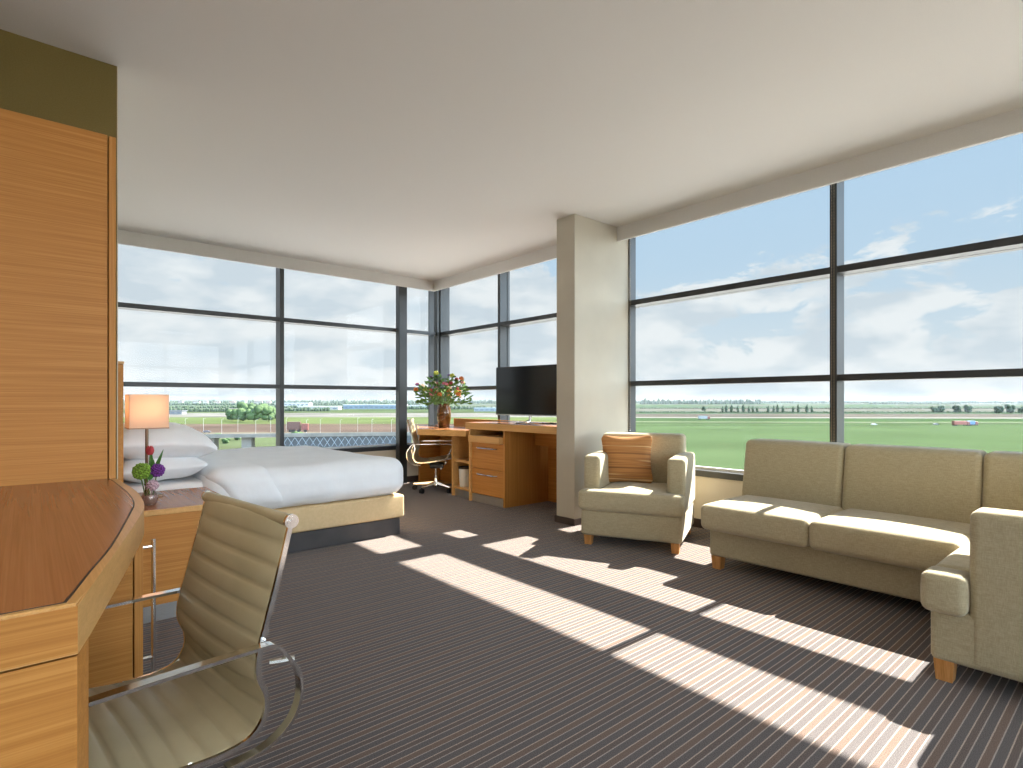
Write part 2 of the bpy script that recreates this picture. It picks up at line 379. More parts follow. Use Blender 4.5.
# --- windows: inner members, glass behind, thin outside fins
ZS0, ZS1 = .448, .50
ZH = ZC
def window(n, fix, a0, a1, mulls, axis, jambs):
    """axis 'y': east wall, runs along y ; 'x': north wall, runs along x"""
    root = empty('window_%d' % n, (fix, a0, 0) if axis == 'y' else (a0, fix, 0)); root['kind'] = 'structure'
    def bx(d0, d1, p0, p1, z0, z1):
        return (d0, d1, p0-a0, p1-a0, z0, z1) if axis == 'y' else (p0-a0, p1-a0, d0, d1, z0, z1)
    link('window_sill', B(bx(-.02, .16, a0, a1, ZS0, ZS1)), M['frame'], root)
    link('gasket', B(bx(.085, .125, a0, a1, ZS1, ZS1+.02)), M['sillw'], root)
    for (z0, z1) in ((1.245, 1.292), (2.026, 2.075)):
        link('transom', B(bx(0, .11, a0, a1, z0, z1), bx(.12, .155, a0, a1, z0, z1)), M['frame'], root)
        link('transom_fin', B(bx(.155, .34, a0, a1, z1-.018, z1)), M['frame'], root)
    link('head_frame', B(bx(.03, .155, a0, a1, ZH-.012, ZH)), M['frame'], root)
    for (p0, p1) in mulls:
        link('mullion', B(bx(-.004, .105, p0, p1, ZS1, ZH), bx(.122, .158, p0+.006, p1-.006, ZS1, ZH)), M['frame'], root)
    for (p0, p1, dj) in jambs:
        link('jamb', B(bx(-.004, dj, p0, p1, ZS1, ZH)), M['frame'], root)
    link('glass_pane', B(bx(.108, .118, a0, a1, ZS0, ZH)), M['glass'], root)
    return root
window(1, YN, WX, XE, [(.58, .63), (2.22, 2.268)], 'x', [(WX, WX+.05, .15), (4.258, 4.335, .02)])
window(4, YS-.15, XW, XE, [(-.5, -.45), (1.2, 1.25), (2.9, 2.95)], 'x', [(XW, XW+.05, .15), (4.3, XE, .15)])  # unseen south glazing, added to let fill light in from behind the camera
window(2, XE, YS, 3.46, [(1.524, 1.571), (-.376, -.329), (-2.27, -2.223), (-4.17, -4.12)], 'y', [(YS, YS+.05, .15), (3.360, 3.46, .09)])
window(3, XE, 3.50, YN, [(5.33, 5.377)], 'y', [(3.50, CY1+.03, .12), (6.65, YN, .15)])
struct('corner_post', B((XE-.045, XE+.15, YN+.001, YN+.15, ZS0, ZC), (XE-.045, XE-.006, YN-.03, YN, ZS0, ZC)), M['frame'])
struct('steel_post', B((3.726, 3.846, 6.592, 6.69, 0, ZC), bev=.006, seg=2), M['frame'])

# --- unseen ceiling fill lights, added to brighten the desk and sitting area
em = mat('fill_diffuser', (.9, .88, .84), .5, Emission_Color=(1, .93, .84, 1), Emission_Strength=3.0)
for x, y, lb in ((-.55, .70, 'added round fill light out of view over the foreground desk'), (1.0, -.7, 'added round fill light out of view in the middle of the sitting room ceiling'), (2.6, -1.4, 'added round fill light out of view nearest the corner sofa')):
    t = empty('fill_light', (x, y, ZC), 0, lb, 'ceiling fill light', 'added overhead fill')
    bm = bmesh.new(); lathe(bm, [(.40, -.001), (.425, -.001), (.425, -.06), (.405, -.064), (.40, -.05)], 40); link('rim', bm, M['alu'], t, True)
    bm = bmesh.new(); lathe(bm, [(.001, -.010), (.398, -.010), (.398, -.055), (.30, -.062), (.001, -.066)], 40); link('diffuser', bm, em, t)
# ================================================================== tall cabinet by the desk
t = empty('wardrobe', (0, 2.88, 0), 0, 'tall amber wood veneer cabinet rising behind the desk, olive wall above it', 'wardrobe')
link('side_panel', B((-.95, .252, 0, .02, .0, 2.213), bev=.001, seg=1), M['wood_x'], t)
link('carcass', B((-.95, .250, .02, .47, .02, 2.210)), M['wood_z'], t)
link('door', B((.256, .281, 0, .47, .08, 2.212), bev=.0015, seg=1), M['wood_z'], t)
# ================================================================== near desk
DZ = .775
outer = [(-.72, 1.138), (.061, 1.138), (.0817, 1.216), (.127, 1.404), (.175, 1.605), (.226, 1.827), (.263, 2.0), (.281, 2.13), (.292, 2.30), (.295, 2.45), (.289, 2.66), (.280, 2.875), (-.72, 2.875)]
inner = [(-.72, 1.152), (.047, 1.152), (.052, 1.172), (.092, 1.335), (.140, 1.522), (.190, 1.765), (.228, 1.96), (.250, 2.08), (.262, 2.20), (.269, 2.40), (.268, 2.50), (.262, 2.80), (.25, 2.873), (-.72, 2.873)]
def smooth_poly(poly, i0, i1, n=5):
    mid = smoothpts([(x, y, 0) for x, y in poly[i0:i1+1]], n)
    return poly[:i0]+[(p.x, p.y) for p in mid]+poly[i1+1:]
outer_s = smooth_poly(outer, 2, 11); inner_s = smooth_poly(inner, 2, 12)
t = empty('desk', (0, 0, 0), 0, 'bowed amber veneer desk with red-brown top in the left foreground', 'desk')
bm = bmesh.new(); prism(bm, outer_s, DZ-.082, DZ); bmesh.ops.bevel(bm, geom=[e for e in bm.edges if all(v.co.z > DZ-.001 for v in e.verts)], offset=.004, segments=2, affect='EDGES')
link('desk_edge', bm, M['edge'], t)
bm = bmesh.new(); prism(bm, inner_s, DZ-.01, DZ+.0006); link('groove', bm, mat('groove_dark', (.03, .015, .01), .6), t)
cxm, cym = -.2, 2.0
bm = bmesh.new(); prism(bm, [(x-(.004 if x > -.7 else 0), y+(.004 if y < 1.2 else 0)) for x, y in inner_s], DZ-.01, DZ+.0012); link('desktop', bm, M['top'], t)
# south apron and end panel flush with edge
bm = bmesh.new(); prism(bm, [(-.72, 1.140), (.060, 1.140), (.0795, 1.214), (-.72, 1.214)], 0.0, DZ-.086); link('end_panel', bm, M['wood_x'], t)
bm = bmesh.new(); prism(bm, [(-.72, 1.1365), (.0605, 1.1365), (.0610, 1.139), (-.72, 1.139)], DZ-.080, DZ-.005); link('apron', bm, M['wood_x'], t)
link('back_panel', B((-.70, -.68, 1.216, 2.87, 0, DZ-.083)), M['wood_x'], t)
link('modesty_panel', B((-.678, .10, 2.855, 2.872, .1, DZ-.083)), M['wood_x'], t)
bm = bmesh.new(); prism(bm, [(-.72, 1.128+.009), (.0600, 1.137), (.0598, 1.139), (-.72, 1.139)], DZ-.0865, DZ-.0825)
# pedestal under the desk (mini fridge cupboard)
t = empty('cupboard', (0, 2.235, 0), 0, 'amber veneer cupboard under the foreground desk with a long upright chrome pull', 'cupboard')
link('carcass', B((-.10, .264, .0, .60, .13, DZ-.084), bev=.001, seg=1), M['wood_x'], t)
dr = link('door', B((.268, .293, 0, .60, .13, DZ-.084), bev=.0015, seg=1), M['wood_z'], t)
bm = bmesh.new(); tube(bm, [(.350, .19, .06), (.350, .19, .59)], .0075, 12); tube(bm, [(.29, .19, .565), (.350, .19, .565)], .006, 8); tube(bm, [(.29, .19, .16), (.350, .19, .16)], .006, 8)
link('handle', bm, M['chrome'], dr, True)
link('plinth', B((-.08, .275, .015, .58, 0, .128)), M['alu'], t)

# ================================================================== nightstand, lamp, vase
NZ = .56
t = empty('nightstand', (.345, 3.25, 0), 0, 'amber veneer bedside cabinet with red-brown top between the desk and the bed', 'nightstand')
link('carcass', B((.03, .48, .012, .66, .085, NZ-.03), bev=.001, seg=1), M['wood_x'], t)
link('top_edge', B((.025, .50, 0, .672, NZ-.028, NZ), bev=.002, seg=1), M['edge'], t)
link('top_panel', B((.027, .496, .012, .670, NZ-.01, NZ+.0012)), M['top'], t)
link('plinth', B((.05, .46, .03, .63, 0, .083)), M['alu'], t)
for z0, z1 in ((.095, .30), (.305, .52)):
    d = link('drawer', B((.481, .499, .02, .655, z0, z1), bev=.001, seg=1), M['wood_y'], t)
    link('knob', B((.499, .515, .27, .40, z1-.05, z1-.04)), M['chrome'], d)
t = empty('headboard', (WX, 3.42, 0), 0, 'narrow amber veneer headboard panel on the wall behind pillows and lamp', 'headboard')
link('panel', B((0.002, .028, 0, 2.9, .08, 1.286), bev=.002, seg=1), M['wood_y'], t)
link('cap_rail', B((0.002, .031, 0, 2.9, 1.288, 1.30)), M['edge'], t)
LX, LY = .508, 3.74
t = empty('table_lamp', (LX, LY, NZ+.0012), 0, 'bedside lamp with box shaped apricot fabric shade on a slim metal stem', 'lamp')
lampm = mat('bronze_stem', (.20, .13, .09), .3, 1)
link('base', B((-.07, .07, -.07, .07, 0, .014), bev=.003), lampm, t)
bm = bmesh.new(); tube(bm, [(0, 0, .014), (0, 0, .46)], .0085, 12); link('pole', bm, lampm, t, True)
def box_shell(hw, z0, z1, th):
    bm = bmesh.new(); o = [(-hw, -hw), (hw, -hw), (hw, hw), (-hw, hw)]; i = [(x*(hw-th)/hw, y*(hw-th)/hw) for x, y in o]
    vs = [[bm.verts.new((x, y, z)) for x, y in q] for q in (o, i) for z in (z0, z1)]
    o0, o1, i0, i1 = vs
    for k in range(4):
        j = (k+1) % 4
        bm.faces.new((o0[k], o0[j], o1[j], o1[k])); bm.faces.new((i0[j], i0[k], i1[k], i1[j])); bm.faces.new((o1[k], o1[j], i1[j], i1[k])); bm.faces.new((o0[j], o0[k], i0[k], i0[j]))
    return bm
sh = link('lamp_shade', box_shell(.093, .388, .575, .003), M['shade'], t)
bm = box_shell(.0942, .384, .390, .005); addbox(bm, (-.09, .09, -.003, .003, .455, .460)); addbox(bm, (-.003, .003, -.09, .09, .455, .460)); link('shade_rim', bm, mat('shade_rim', (.42, .28, .20), .6), sh)
bm = bmesh.new(); lathe(bm, [(.012, .44), (.013, .47), (.028, .49), (.033, .515), (.026, .54), (.008, .55)], 14)
link('bulb', bm, mat('bulb_glass', (.9, .88, .82), .3, Emission_Color=(1, .80, .60, 1), Emission_Strength=11.0), t, True)

VX, VY = .478, 3.43
t = empty('posy_vase', (VX, VY, NZ+.0012), 0, 'small clear bulb vase with tulip, green and purple blooms on bedside cabinet', 'vase')
bm = bmesh.new(); prof = [(.001, .002), (.028, 0), (.036, .012), (.040, .032), (.034, .055), (.021, .080), (.020, .095), (.027, .112), (.0255, .112), (.018, .095), (.019, .080), (.031, .055), (.037, .032), (.033, .013), (.026, .004), (.001, .004)]
lathe(bm, prof, 28); link('vase', bm, M['vaseglass'], t, True, auto=False)
bm = bmesh.new(); lathe(bm, [(.001, .005), (.026, .005), (.033, .014), (.036, .032), (.031, .052), (.001, .052)], 24); link('water', bm, mat('pink_tinted_water', (.85, .62, .58), .1, Transmission_Weight=.6), t, True)
stemm = cmat('flower_stem_green', (.10, .20, .03)); leafm = cmat('tulip_leaf_green', (.07, .20, .03)); 
def stem(parent, a, b, r=.0028, bend=(0, 0, 0)):
    A, Bv = Vector(a), Vector(b); mid = (A+Bv)/2+Vector(bend)
    bm = bmesh.new(); tube(bm, smoothpts([A, mid, Bv], 5), r, 6); return link('stem', bm, stemm, parent, True)
def leaf(bm, base, tip, w, up=Vector((0, 0, 1)), n=7, curl=.15, th=.0008):
    base, tip = Vector(base), Vector(tip); d = tip-base; L = d.length; d.normalize()
    s = d.cross(Vector((.3, .9, .1))).normalized(); nn = s.cross(d).normalized(); rows = []
    for i in range(n+1):
        k = i/n; c = base+d*L*k+nn*math.sin(k*PI)*L*curl; ww = w*math.sin(PI*min(1, .08+.92*k)**.8)*.5+.0004
        rows.append([bm.verts.new(c-s*ww), bm.verts.new(c+nn*(-ww*.35)), bm.verts.new(c+s*ww)])
    for i in range(n):
        for j in (0, 1): bm.faces.new((rows[i][j], rows[i][j+1], rows[i+1][j+1], rows[i+1][j]))
for (a, b) in (((-.005, 0, .01), (-.026, .0, .155)), ((.01, .0, .01), (.03, 0, .15)), ((0, .005, .01), (.003, .01, .26)), ((-.012, .004, .012), (-.035, .01, .14)), ((.002, -.01, .012), (-.012, -.008, .14))):
    stem(t, a, b)
def pompon(name, c, r, m, k, parent, petal=.011):
    bm = bmesh.new()
    ball(bm, c, r*.80, 2)
    for i in range(k):
        z = 1-2*(i+.5)/k; a = i*2.39996; q = math.sqrt(1-z*z); d = Vector((q*math.cos(a), q*math.sin(a), z))
        rr = r*(.88+.12*random.random()); ball(bm, Vector(c)+d*rr*.9, petal*(.5+.3*random.random()), 1)
    return link(name, bm, m, parent, True, auto=False)
pompon('hydrangea_bloom', (-.034, 0, .178), .044, cmat('bloom_green', (.22, .36, .04), sc=90, v=.45), 110, t)
pompon('allium_bloom', (.034, -.005, .176), .036, cmat('bloom_purple', (.17, .035, .26), sc=120, v=.6), 90, t, .009)
pompon('pink_bloom', (.012, .0, .10), .030, cmat('bloom_pale_pink', (.62, .42, .48), sc=60), 50, t, .010)
bm = bmesh.new()
for k in range(6):
    a = k*PI/3; o = Vector((.010*math.cos(a), .010*math.sin(a), 0))
    rows = []
    for i in range(7):
        q = i/6; rad = .004+.013*math.sin(PI*min(q*.8+.12, 1)); c = Vector((rad*math.cos(a), rad*math.sin(a), q*.048)); w = .011*math.sin(PI*(.12+.86*q)); s = Vector((-math.sin(a), math.cos(a), 0))
        rows.append([bm.verts.new(c-s*w), bm.verts.new(c*1.0+Vector((math.cos(a), math.sin(a), 0))*.003), bm.verts.new(c+s*w)])
    for i in range(6):
        for j in (0, 1): bm.faces.new((rows[i][j], rows[i][j+1], rows[i+1][j+1], rows[i+1][j]))
shift(bm, (.003, .01, .258)); link('tulip_bloom', bm, cmat('tulip_red', (.42, .035, .045), sc=60), t, True, auto=False)
bm = bmesh.new()
leaf(bm, (.004, .006, .13), (.002, 0, .30), .022); leaf(bm, (.01, .006, .15), (.062, 0, .285), .018); leaf(bm, (.008, .0, .14), (.045, -.02, .245), .026); leaf(bm, (.0, .0, .13), (.018, .0, .235), .034)
link('tulip_leaf', bm, leafm, t, True, auto=False)

# ================================================================== bed
t = empty('bed', (.37, 4.09, 0), 0, 'double bed with white duvet, tan box spring and dark plinth under the window', 'bed')
def bfn(v, u): return v
link('bed_base', B((.05, 1.96, .02, 1.98, 0, .137), bev=.004, seg=1), M['dark'], t)
link('box_spring', shift(soft(1.98, 2.01, .185, .02, crown=(.006, .006, 0)), (1.0, 1.0, .2345)), M['bedbox'], t, True)
link('mattress', shift(soft(1.94, 1.95, .24, .06, crown=(0, 0, .01)), (.99, 1.0, .445)), M['sheet'], t, True)
def duv(v, u):
    k = max(0, u[2])
    w = noise.noise(Vector((v.x*1.6, v.y*1.6, 3.1)))*.016+noise.noise(Vector((v.x*5, v.y*4, 7.1)))*.007
    v.z += w*k
    side = 1-k
    v.y += .010*noise.noise(Vector((v.x*6, v.z*3, 1.3)))*side
    v.x += .010*noise.noise(Vector((v.y*6, v.z*3, 5.3)))*side
    if u[2] < -.6: v.z += .014*noise.noise(Vector((v.x*5+v.y*4, 0, 2.2)))
    if u[2] > -.2 : v.z += .02*math.exp(-((v.x+.70)/.12)**2)
    return v
link('duvet', shift(soft(1.50, 2.10, .295, .115, seg=6, mid=26, crown=(.012, .012, .010), fn=duv), (1.252, 1.0, .478)), M['white'], t, True, auto=False)
def fold(v, u):
    v.z += .012*noise.noise(Vector((v.x*7, v.y*4, 9.1)))
    v.x += .07*max(0, -(v.y+.55))*(-1) if v.y < -.55 else 0
    return v
def cuff(v, u):
    v.z += .008*noise.noise(Vector((v.x*7, v.y*4, 9.1)))
    return v
cf = shift(soft(.42, 2.135, .30, .105, seg=6, mid=16, crown=(.01, .012, .006), fn=cuff), (.72, 1.0, .502))
for v in cf.verts:                                   # the folded-back edge runs out towards the foot on the near side
    if v.co.z < .6: v.co.x += (.6-v.co.z)*.65
link('duvet_fold', cf, M['white'], t, True, auto=False)
def pillow_mesh(w, l, h, seed):
    def f(v, u):
        e = (1-abs(u[0])**3.2)*(1-abs(u[1])**3.2)
        v.z = v.z*(.10+.90*max(0, e)**.62)-.05*max(0, u[0])**3*(h > .22)
        pinch = 1-.10*(abs(u[1])**2)*(1-abs(u[0])); v.x *= 1-.06*(1-abs(u[1])**3)*0
        v.z += .010*noise.noise(Vector((v.x*7+seed, v.y*6, seed)))
        v.x *= 1+.05*abs(u[0])*abs(u[1])**4; v.y *= 1+.04*abs(u[1])*abs(u[0])**4
        return v
    return soft(w, l, h, .07*h/.2, seg=4, mid=18, fn=f)
pl = 'pillows stacked against the headboard'
for (x, y, z, w, l, h, ry, lb) in (
    (.66, 4.52, .662, .50, .74, .19, -.04, 'white pillow under another at the near side of the headboard'),
    (.67, 4.52, .825, .60, .78, .25, .0, 'plump white pillow on top of the near stack behind the lamp'),
    (.65, 5.52, .662, .48, .72, .19, -.04, 'white pillow under another at the window side of the headboard'),
    (.64, 5.52, .82, .48, .72, .20, -.06, 'white pillow on top of the window side stack')):
    o = link('pillow', pillow_mesh(w, l, h, x*10+y), M['white'], None, True, (x, y, z), (0, ry, 0), auto=False)
    tag(o, lb, 'pillow', pl)

# ================================================================== swivel chairs
def make_chair(loc, rz, dz, label, group):
    t = empty('office_chair', loc, rz, label, 'chair', group)
    hw = .262
    base = [(.240, .352), (.222, .372), (.17, .380), (.09, .366), (0, .350), (-.09, .337), (-.17, .334), (-.222, .347), (-.250, .385), (-.252, .43), (-.234, .48), (-.237, .535), (-.254, .60), (-.284, .71), (-.313, .828)]
    P = smoothpts([(x, 0, z+dz) for x, z in base], 14)
    # resample by arc length
    L = [0]
    for i in range(1, len(P)): L.append(L[-1]+(P[i]-P[i-1]).length)
    def at(s):
        s = max(0, min(L[-1], s))
        for i in range(1, len(P)):
            if L[i] >= s:
                k = (s-L[i-1])/max(1e-9, L[i]-L[i-1]); return P[i-1].lerp(P[i], k), (P[i]-P[i-1]).normalized()
        return P[-1], (P[-1]-P[-2]).normalized()
    pitch = .052; N = int(L[-1]/pitch); pitch = L[-1]/N; m = 8
    bm = bmesh.new(); rows = []; ws = [-1, -.985, -.94, -.6, -.2, .2, .6, .94, .985, 1]
    for i in range(N*m+1):
        s = L[-1]*i/(N*m); c, tg = at(s); nn = Vector((-tg.z, 0, tg.x)) ; nn = -nn if nn.z < 0 and s < L[-1]*.3 else nn
        nn = Vector((tg.z, 0, -tg.x)); nn.normalize()
        ph = (i % m)/m; puff = .002+.012*math.sin(PI*ph)**.5 if i % m else .0
        up = []; dn = []
        for w in ws:
            e = max(0, 1-abs(w)**14); pu = puff*(.35+.65*e)
            sag = .012*(1-w*w)
            q = c+Vector((0, w*hw, 0))+nn*sag
            up.append(bm.verts.new(q-nn*(pu+.003))); dn.append(bm.verts.new(q+nn*(pu*.5+.003)))
        rows.append((up, dn))
    for i in range(len(rows)-1):
        for a, b in ((rows[i][0], rows[i+1][0]), (rows[i+1][1], rows[i][1])):
            for j in range(len(ws)-1): bm.faces.new((a[j], a[j+1], b[j+1], b[j]))
        for j in (0, -1): bm.faces.new((rows[i][0][j], rows[i+1][0][j], rows[i+1][1][j], rows[i][1][j]))
    for k in (0, -1): 
        for j in range(len(ws)-1): bm.faces.new((rows[k][0][j], rows[k][0][j+1], rows[k][1][j+1], rows[k][1][j]))
    link('sling_seat', bm, M['leather'], t, True, auto=False)
    for nm, pnt in (('head_roll', at(L[-1])[0]), ('front_roll', at(0)[0])):
        bm = bmesh.new(); tube(bm, [pnt+Vector((0, y, 0)) for y in (-.264, -.2, 0, .2, .264)], .0155 if nm == 'head_roll' else .012, 18)
        ro = link(nm, bm, M['leather'], t, True)
        for sg in (-1, 1):
            bm = bmesh.new(); tube(bm, [pnt+Vector((0, sg*y, 0)) for y in (.262, .271)], .0175, 20); tube(bm, [pnt+Vector((0, sg*y, 0)) for y in (.271, .2725)], .012, 16); tube(bm, [pnt+Vector((0, sg*y, 0)) for y in (.2725, .274)], .006, 12)
            link('end_cap', bm, M['chrome'], ro, True)
    for sg in (-1, 1):
        bm = bmesh.new(); pts = [at(L[-1]*i/60)[0]+Vector((0, sg*.266, 0)) for i in range(61)]
        ribbon(bm, pts, .008, .012); 
        link('side_rail', bm, M['chrome'], t, True)
        bm = bmesh.new(); y = sg*.285; za = .556+dz
        arm = smoothpts([(.125, y*.96, .35+dz), (.150, y, .40+dz), (.195, y, .49+dz), (.21, y, .53+dz), (.185, y, za-.004), (.12, y, za), (-.05, y, za), (-.22, y, za-.002), (-.262, y, za-.008), (-.294, y, za-.045), (-.322, y, .46+dz), (-.322, y, .40+dz), (-.296, y*.99, .35+dz), (-.24, y*.97, .315+dz), (-.16, y*.95, .305+dz)], 7)
        ribbon(bm, arm, .026, .008)
        tube(bm, [(-.312, y, .50+dz), (-.262, sg*.262, .50+dz)], .008, 8)
        link('armrest', bm, M['chrome'], t, True)
    bm = bmesh.new()
    for x in (-.09, .13): tube(bm, smoothpts([(x, -.262, .335+dz), (x, -.1, .305+dz), (x, 0, .30+dz), (x, .1, .305+dz), (x, .262, .335+dz)], 5), .010, 10)
    tube(bm, [(-.09, 0, .30+dz), (.13, 0, .30+dz)], .02, 8)
    link('seat_spreader', bm, M['chrome'], t, True)
    link('tilt_mechanism', shift(soft(.17, .11, .055, .015), (.01, 0, .27+dz)), M['black'], t, True)
    bm = bmesh.new(); tube(bm, [(.06, -.03, .265+dz), (.07, -.19, .26+dz)], .006, 8); tube(bm, [(.07, -.19, .26+dz), (.072, -.225, .26+dz)], .012, 12); link('lever', bm, M['chrome'], t, True)
    bm = bmesh.new(); lathe(bm, [(.036, .07), (.032, .10), (.024, .13), (.024, .18), (.015, .18), (.015, .25+dz)], 18)
    link('column', bm, M['chrome'], t, True)
    for k in range(5):
        a = 2*PI*k/5+.35; d = Vector((math.cos(a), math.sin(a), 0)); s = Vector((-d.y, d.x, 0))
        bm = bmesh.new(); n = 6; rings = []
        for i in range(n+1):
            q = i/n; c = d*(.025+.265*q)+Vector((0, 0, .098-.022*q)); w = .019-.008*q; h = .020-.010*q
            rings.append([bm.verts.new(c+s*w*x+Vector((0, 0, h*z))) for x, z in ((-1, -.8), (1, -.8), (.75, .8), (-.75, .8))])
        for i in range(n):
            for j in range(4): bm.faces.new((rings[i][j], rings[i][(j+1) % 4], rings[i+1][(j+1) % 4], rings[i+1][j]))
        bm.faces.new(rings[0][::-1]); bm.faces.new(rings[-1])
        lg = link('leg', bm, M['chrome'], t, True)
        bm = bmesh.new(); e = d*.278
        for sg in (-1, 1): tube(bm, [e+s*sg*.008+Vector((0, 0, .028)), e+s*sg*.022+Vector((0, 0, .028))], .0275, 18)
        tube(bm, [e+Vector((0, 0, .028)), e+Vector((0, 0, .075))], .008, 8); tube(bm, [e-s*.01+Vector((0, 0, .028)), e+s*.01+Vector((0, 0, .028))], .006, 8)
        link('caster', bm, M['black'], lg, True)
    return t
fa = math.atan2(-.125, -.99)
make_chair((.140, 1.605, 0), fa, -.020, 'taupe channelled leather swivel chair with chrome arms at the foreground desk', 'ribbed leather swivel chairs')
make_chair((3.80, 5.82, 0), math.atan2(-.6, .8), .035, 'small distant swivel chair seen from the side at the window corner desk', 'ribbed leather swivel chairs')

# ================================================================== far desk and drawers along the east window
t = empty('corner_desk', (0, 0, 0), 0, 'low curved amber desk in the window corner carrying the flower vase', 'desk')
lowp = [(4.36, 5.065), (3.70, 5.065), (3.675, 5.18), (3.62, 5.35), (3.55, 5.52), (3.46, 5.68), (3.47, 5.72), (3.56, 5.86), (3.945, 6.50), (3.985, 6.56), (4.36, 6.56)]
LZ = .770
bm = bmesh.new(); prism(bm, lowp, LZ-.068, LZ); link('desk_edge', bm, M['edge'], t)
c = Vector((4.1, 5.9)); bm = bmesh.new(); prism(bm, [(c.x+(x-c.x)*.965, c.y+(y-c.y)*.975) for x, y in lowp], LZ-.01, LZ+.0012); link('desktop', bm, M['top'], t)
link('back_panel', B((4.335, 4.36, 5.42, 6.56, 0, LZ-.069)), M['wood_y'], t)
link('end_panel', B((4.0, 4.333, 6.53, 6.56, 0, LZ-.069)), M['wood_x'], t)
link('upstand', B((4.362, 4.385, 5.066, 6.25, LZ-.1, .865)), M['wood_y'], t)
t = empty('open_shelf_unit', (0, 0, 0), 0, 'narrow open shelf unit under the corner desk holding a white bin', 'shelf')
link('divider', B((3.745, 4.33, 5.385, 5.41, 0, LZ-.07)), M['edge'], t)
link('back', B((4.30, 4.33, 5.0, 5.384, .075, LZ-.07)), M['wood_y'], t)
bm = bmesh.new(); prism(bm, [(3.715, 5.0), (4.30, 5.0), (4.30, 5.384), (3.765, 5.384), (3.755, 5.2)], .40, .425); link('shelf', bm, M['edge'], t)
bm = bmesh.new(); prism(bm, [(3.715, 5.0), (4.30, 5.0), (4.30, 5.384), (3.765, 5.384), (3.755, 5.2)], .085, .11); link('bottom_board', bm, M['edge'], t)
bm = bmesh.new(); prism(bm, [(3.725, 5.0), (4.29, 5.0), (4.29, 5.384), (3.775, 5.384)], 0, .084); link('plinth', bm, M['alu'], t)
t = empty('waste_bin', (3.850, 5.285, .11), 0, 'small white bin with dark rim on the bottom board of the open shelf unit', 'bin')
bm = bmesh.new(); lathe(bm, [(.062, 0), (.076, .22), (.072, .22), (.058, .006)], 22); link('bucket', bm, M['bin'], t, True)
bm = bmesh.new(); lathe(bm, [(.0775, .205), (.0785, .228), (.071, .228), (.070, .215)], 22); link('rim', bm, M['black'], t, True)
t = empty('drawer_cabinet', (0, 0, 0), 0, 'amber veneer drawer cabinet with two drawers and metal plinth below the television desk', 'cabinet')
yA, yB = 4.40, 4.995
link('side_panel', B((3.705, 4.36, yA, yA+.022, 0, .79)), M['wood_z'], t)
link('side_panel', B((3.69, 4.36, yB-.028, yB, 0, .79)), M['edge'], t)
link('carcass', B((3.735, 4.33, yA+.024, yB-.03, .085, .64)), M['wood_y'], t)
link('back', B((4.30, 4.33, yA+.024, yB-.03, .64, .79)), M['wood_y'], t)
link('plinth', B((3.712, 4.3, yA+.024, yB-.03, 0, .083)), M['alu'], t)
link('pull_out_tray', B((3.655, 4.28, yA+.03, yB-.035, .655, .725), bev=.002, seg=1), M['edge'], t)
for z0, z1 in ((.092, .365), (.372, .648)):
    d = link('drawer', B((3.712, 3.733, yA+.026, yB-.032, z0, z1), bev=.0015, seg=1), M['wood_y'], t)
    bm = bmesh.new(); zz = z1-.055
    tube(bm, smoothpts([(3.712, 4.53, zz), (3.69, 4.55, zz), (3.682, 4.62, zz), (3.680, 4.70, zz), (3.682, 4.78, zz), (3.69, 4.85, zz), (3.712, 4.87, zz)], 5), .006, 8)
    link('handle', bm, M['chrome'], d, True)
HZ = .862
t = empty('television_desk', (0, 0, 0), 0, 'higher amber desktop spanning from the drawers to the beige column under the television', 'desk')
link('desk_edge', B((3.69, 4.40, 3.612, 5.063, HZ-.07, HZ), bev=.002, seg=1), M['edge'], t)
link('desktop', B((3.705, 4.39, 3.62, 5.05, HZ-.01, HZ+.0012)), M['top'], t)
link('apron', B((4.13, 4.15, 3.62, yA-.002, .625, HZ-.071)), M['wood_y'], t)
link('back_panel', B((4.33, 4.36, 3.62, yA-.002, 0, HZ-.071)), M['wood_y'], t)

# television
a = math.radians(7)
t = empty('television', (3.985, 4.345, HZ+.0012), a, 'black flat screen television on the desk beside the beige column', 'television')
link('casing', shift(soft(.03, .92, .525, .008, seg=2, mid=2), (0, 0, .345)), M['black'], t, True)
link('rear_housing', shift(soft(.035, .55, .30, .014, seg=3, mid=2), (.030, 0, .30)), M['black'], t, True)
link('screen', B((-.0165, -.0145, -.449, .449, .098, .598)), M['screen'], t)
link('lower_bezel', B((-.0175, -.0145, -.455, .455, .083, .094)), M['alu'], t)
bm = bmesh.new()
tube(bm, smoothpts([(.03, 0, .20), (.03, 0, .06), (.01, 0, .02), (-.03, 0, .012)], 5), .014, 10)
tube(bm, smoothpts([(.12, .24, .007), (-.02, .16, .007), (-.10, .07, .007), (-.115, 0, .007), (-.10, -.07, .007), (-.02, -.16, .007), (.12, -.24, .007)], 6), .007, 8)
tube(bm, smoothpts([(-.115, 0, .007), (-.06, 0, .012), (.01, 0, .03)], 4), .010, 8)
link('stand', bm, M['chrome'], t, True)
bm = bmesh.new(); tube(bm, smoothpts([(.06, -.30, .20), (.10, -.34, .06), (.05, -.33, .006), (0, -.27, .005), (.06, -.20, .006), (.12, -.30, .006), (.2, -.34, .006)], 6), .004, 6); link('cable', bm, M['black'], t, True)

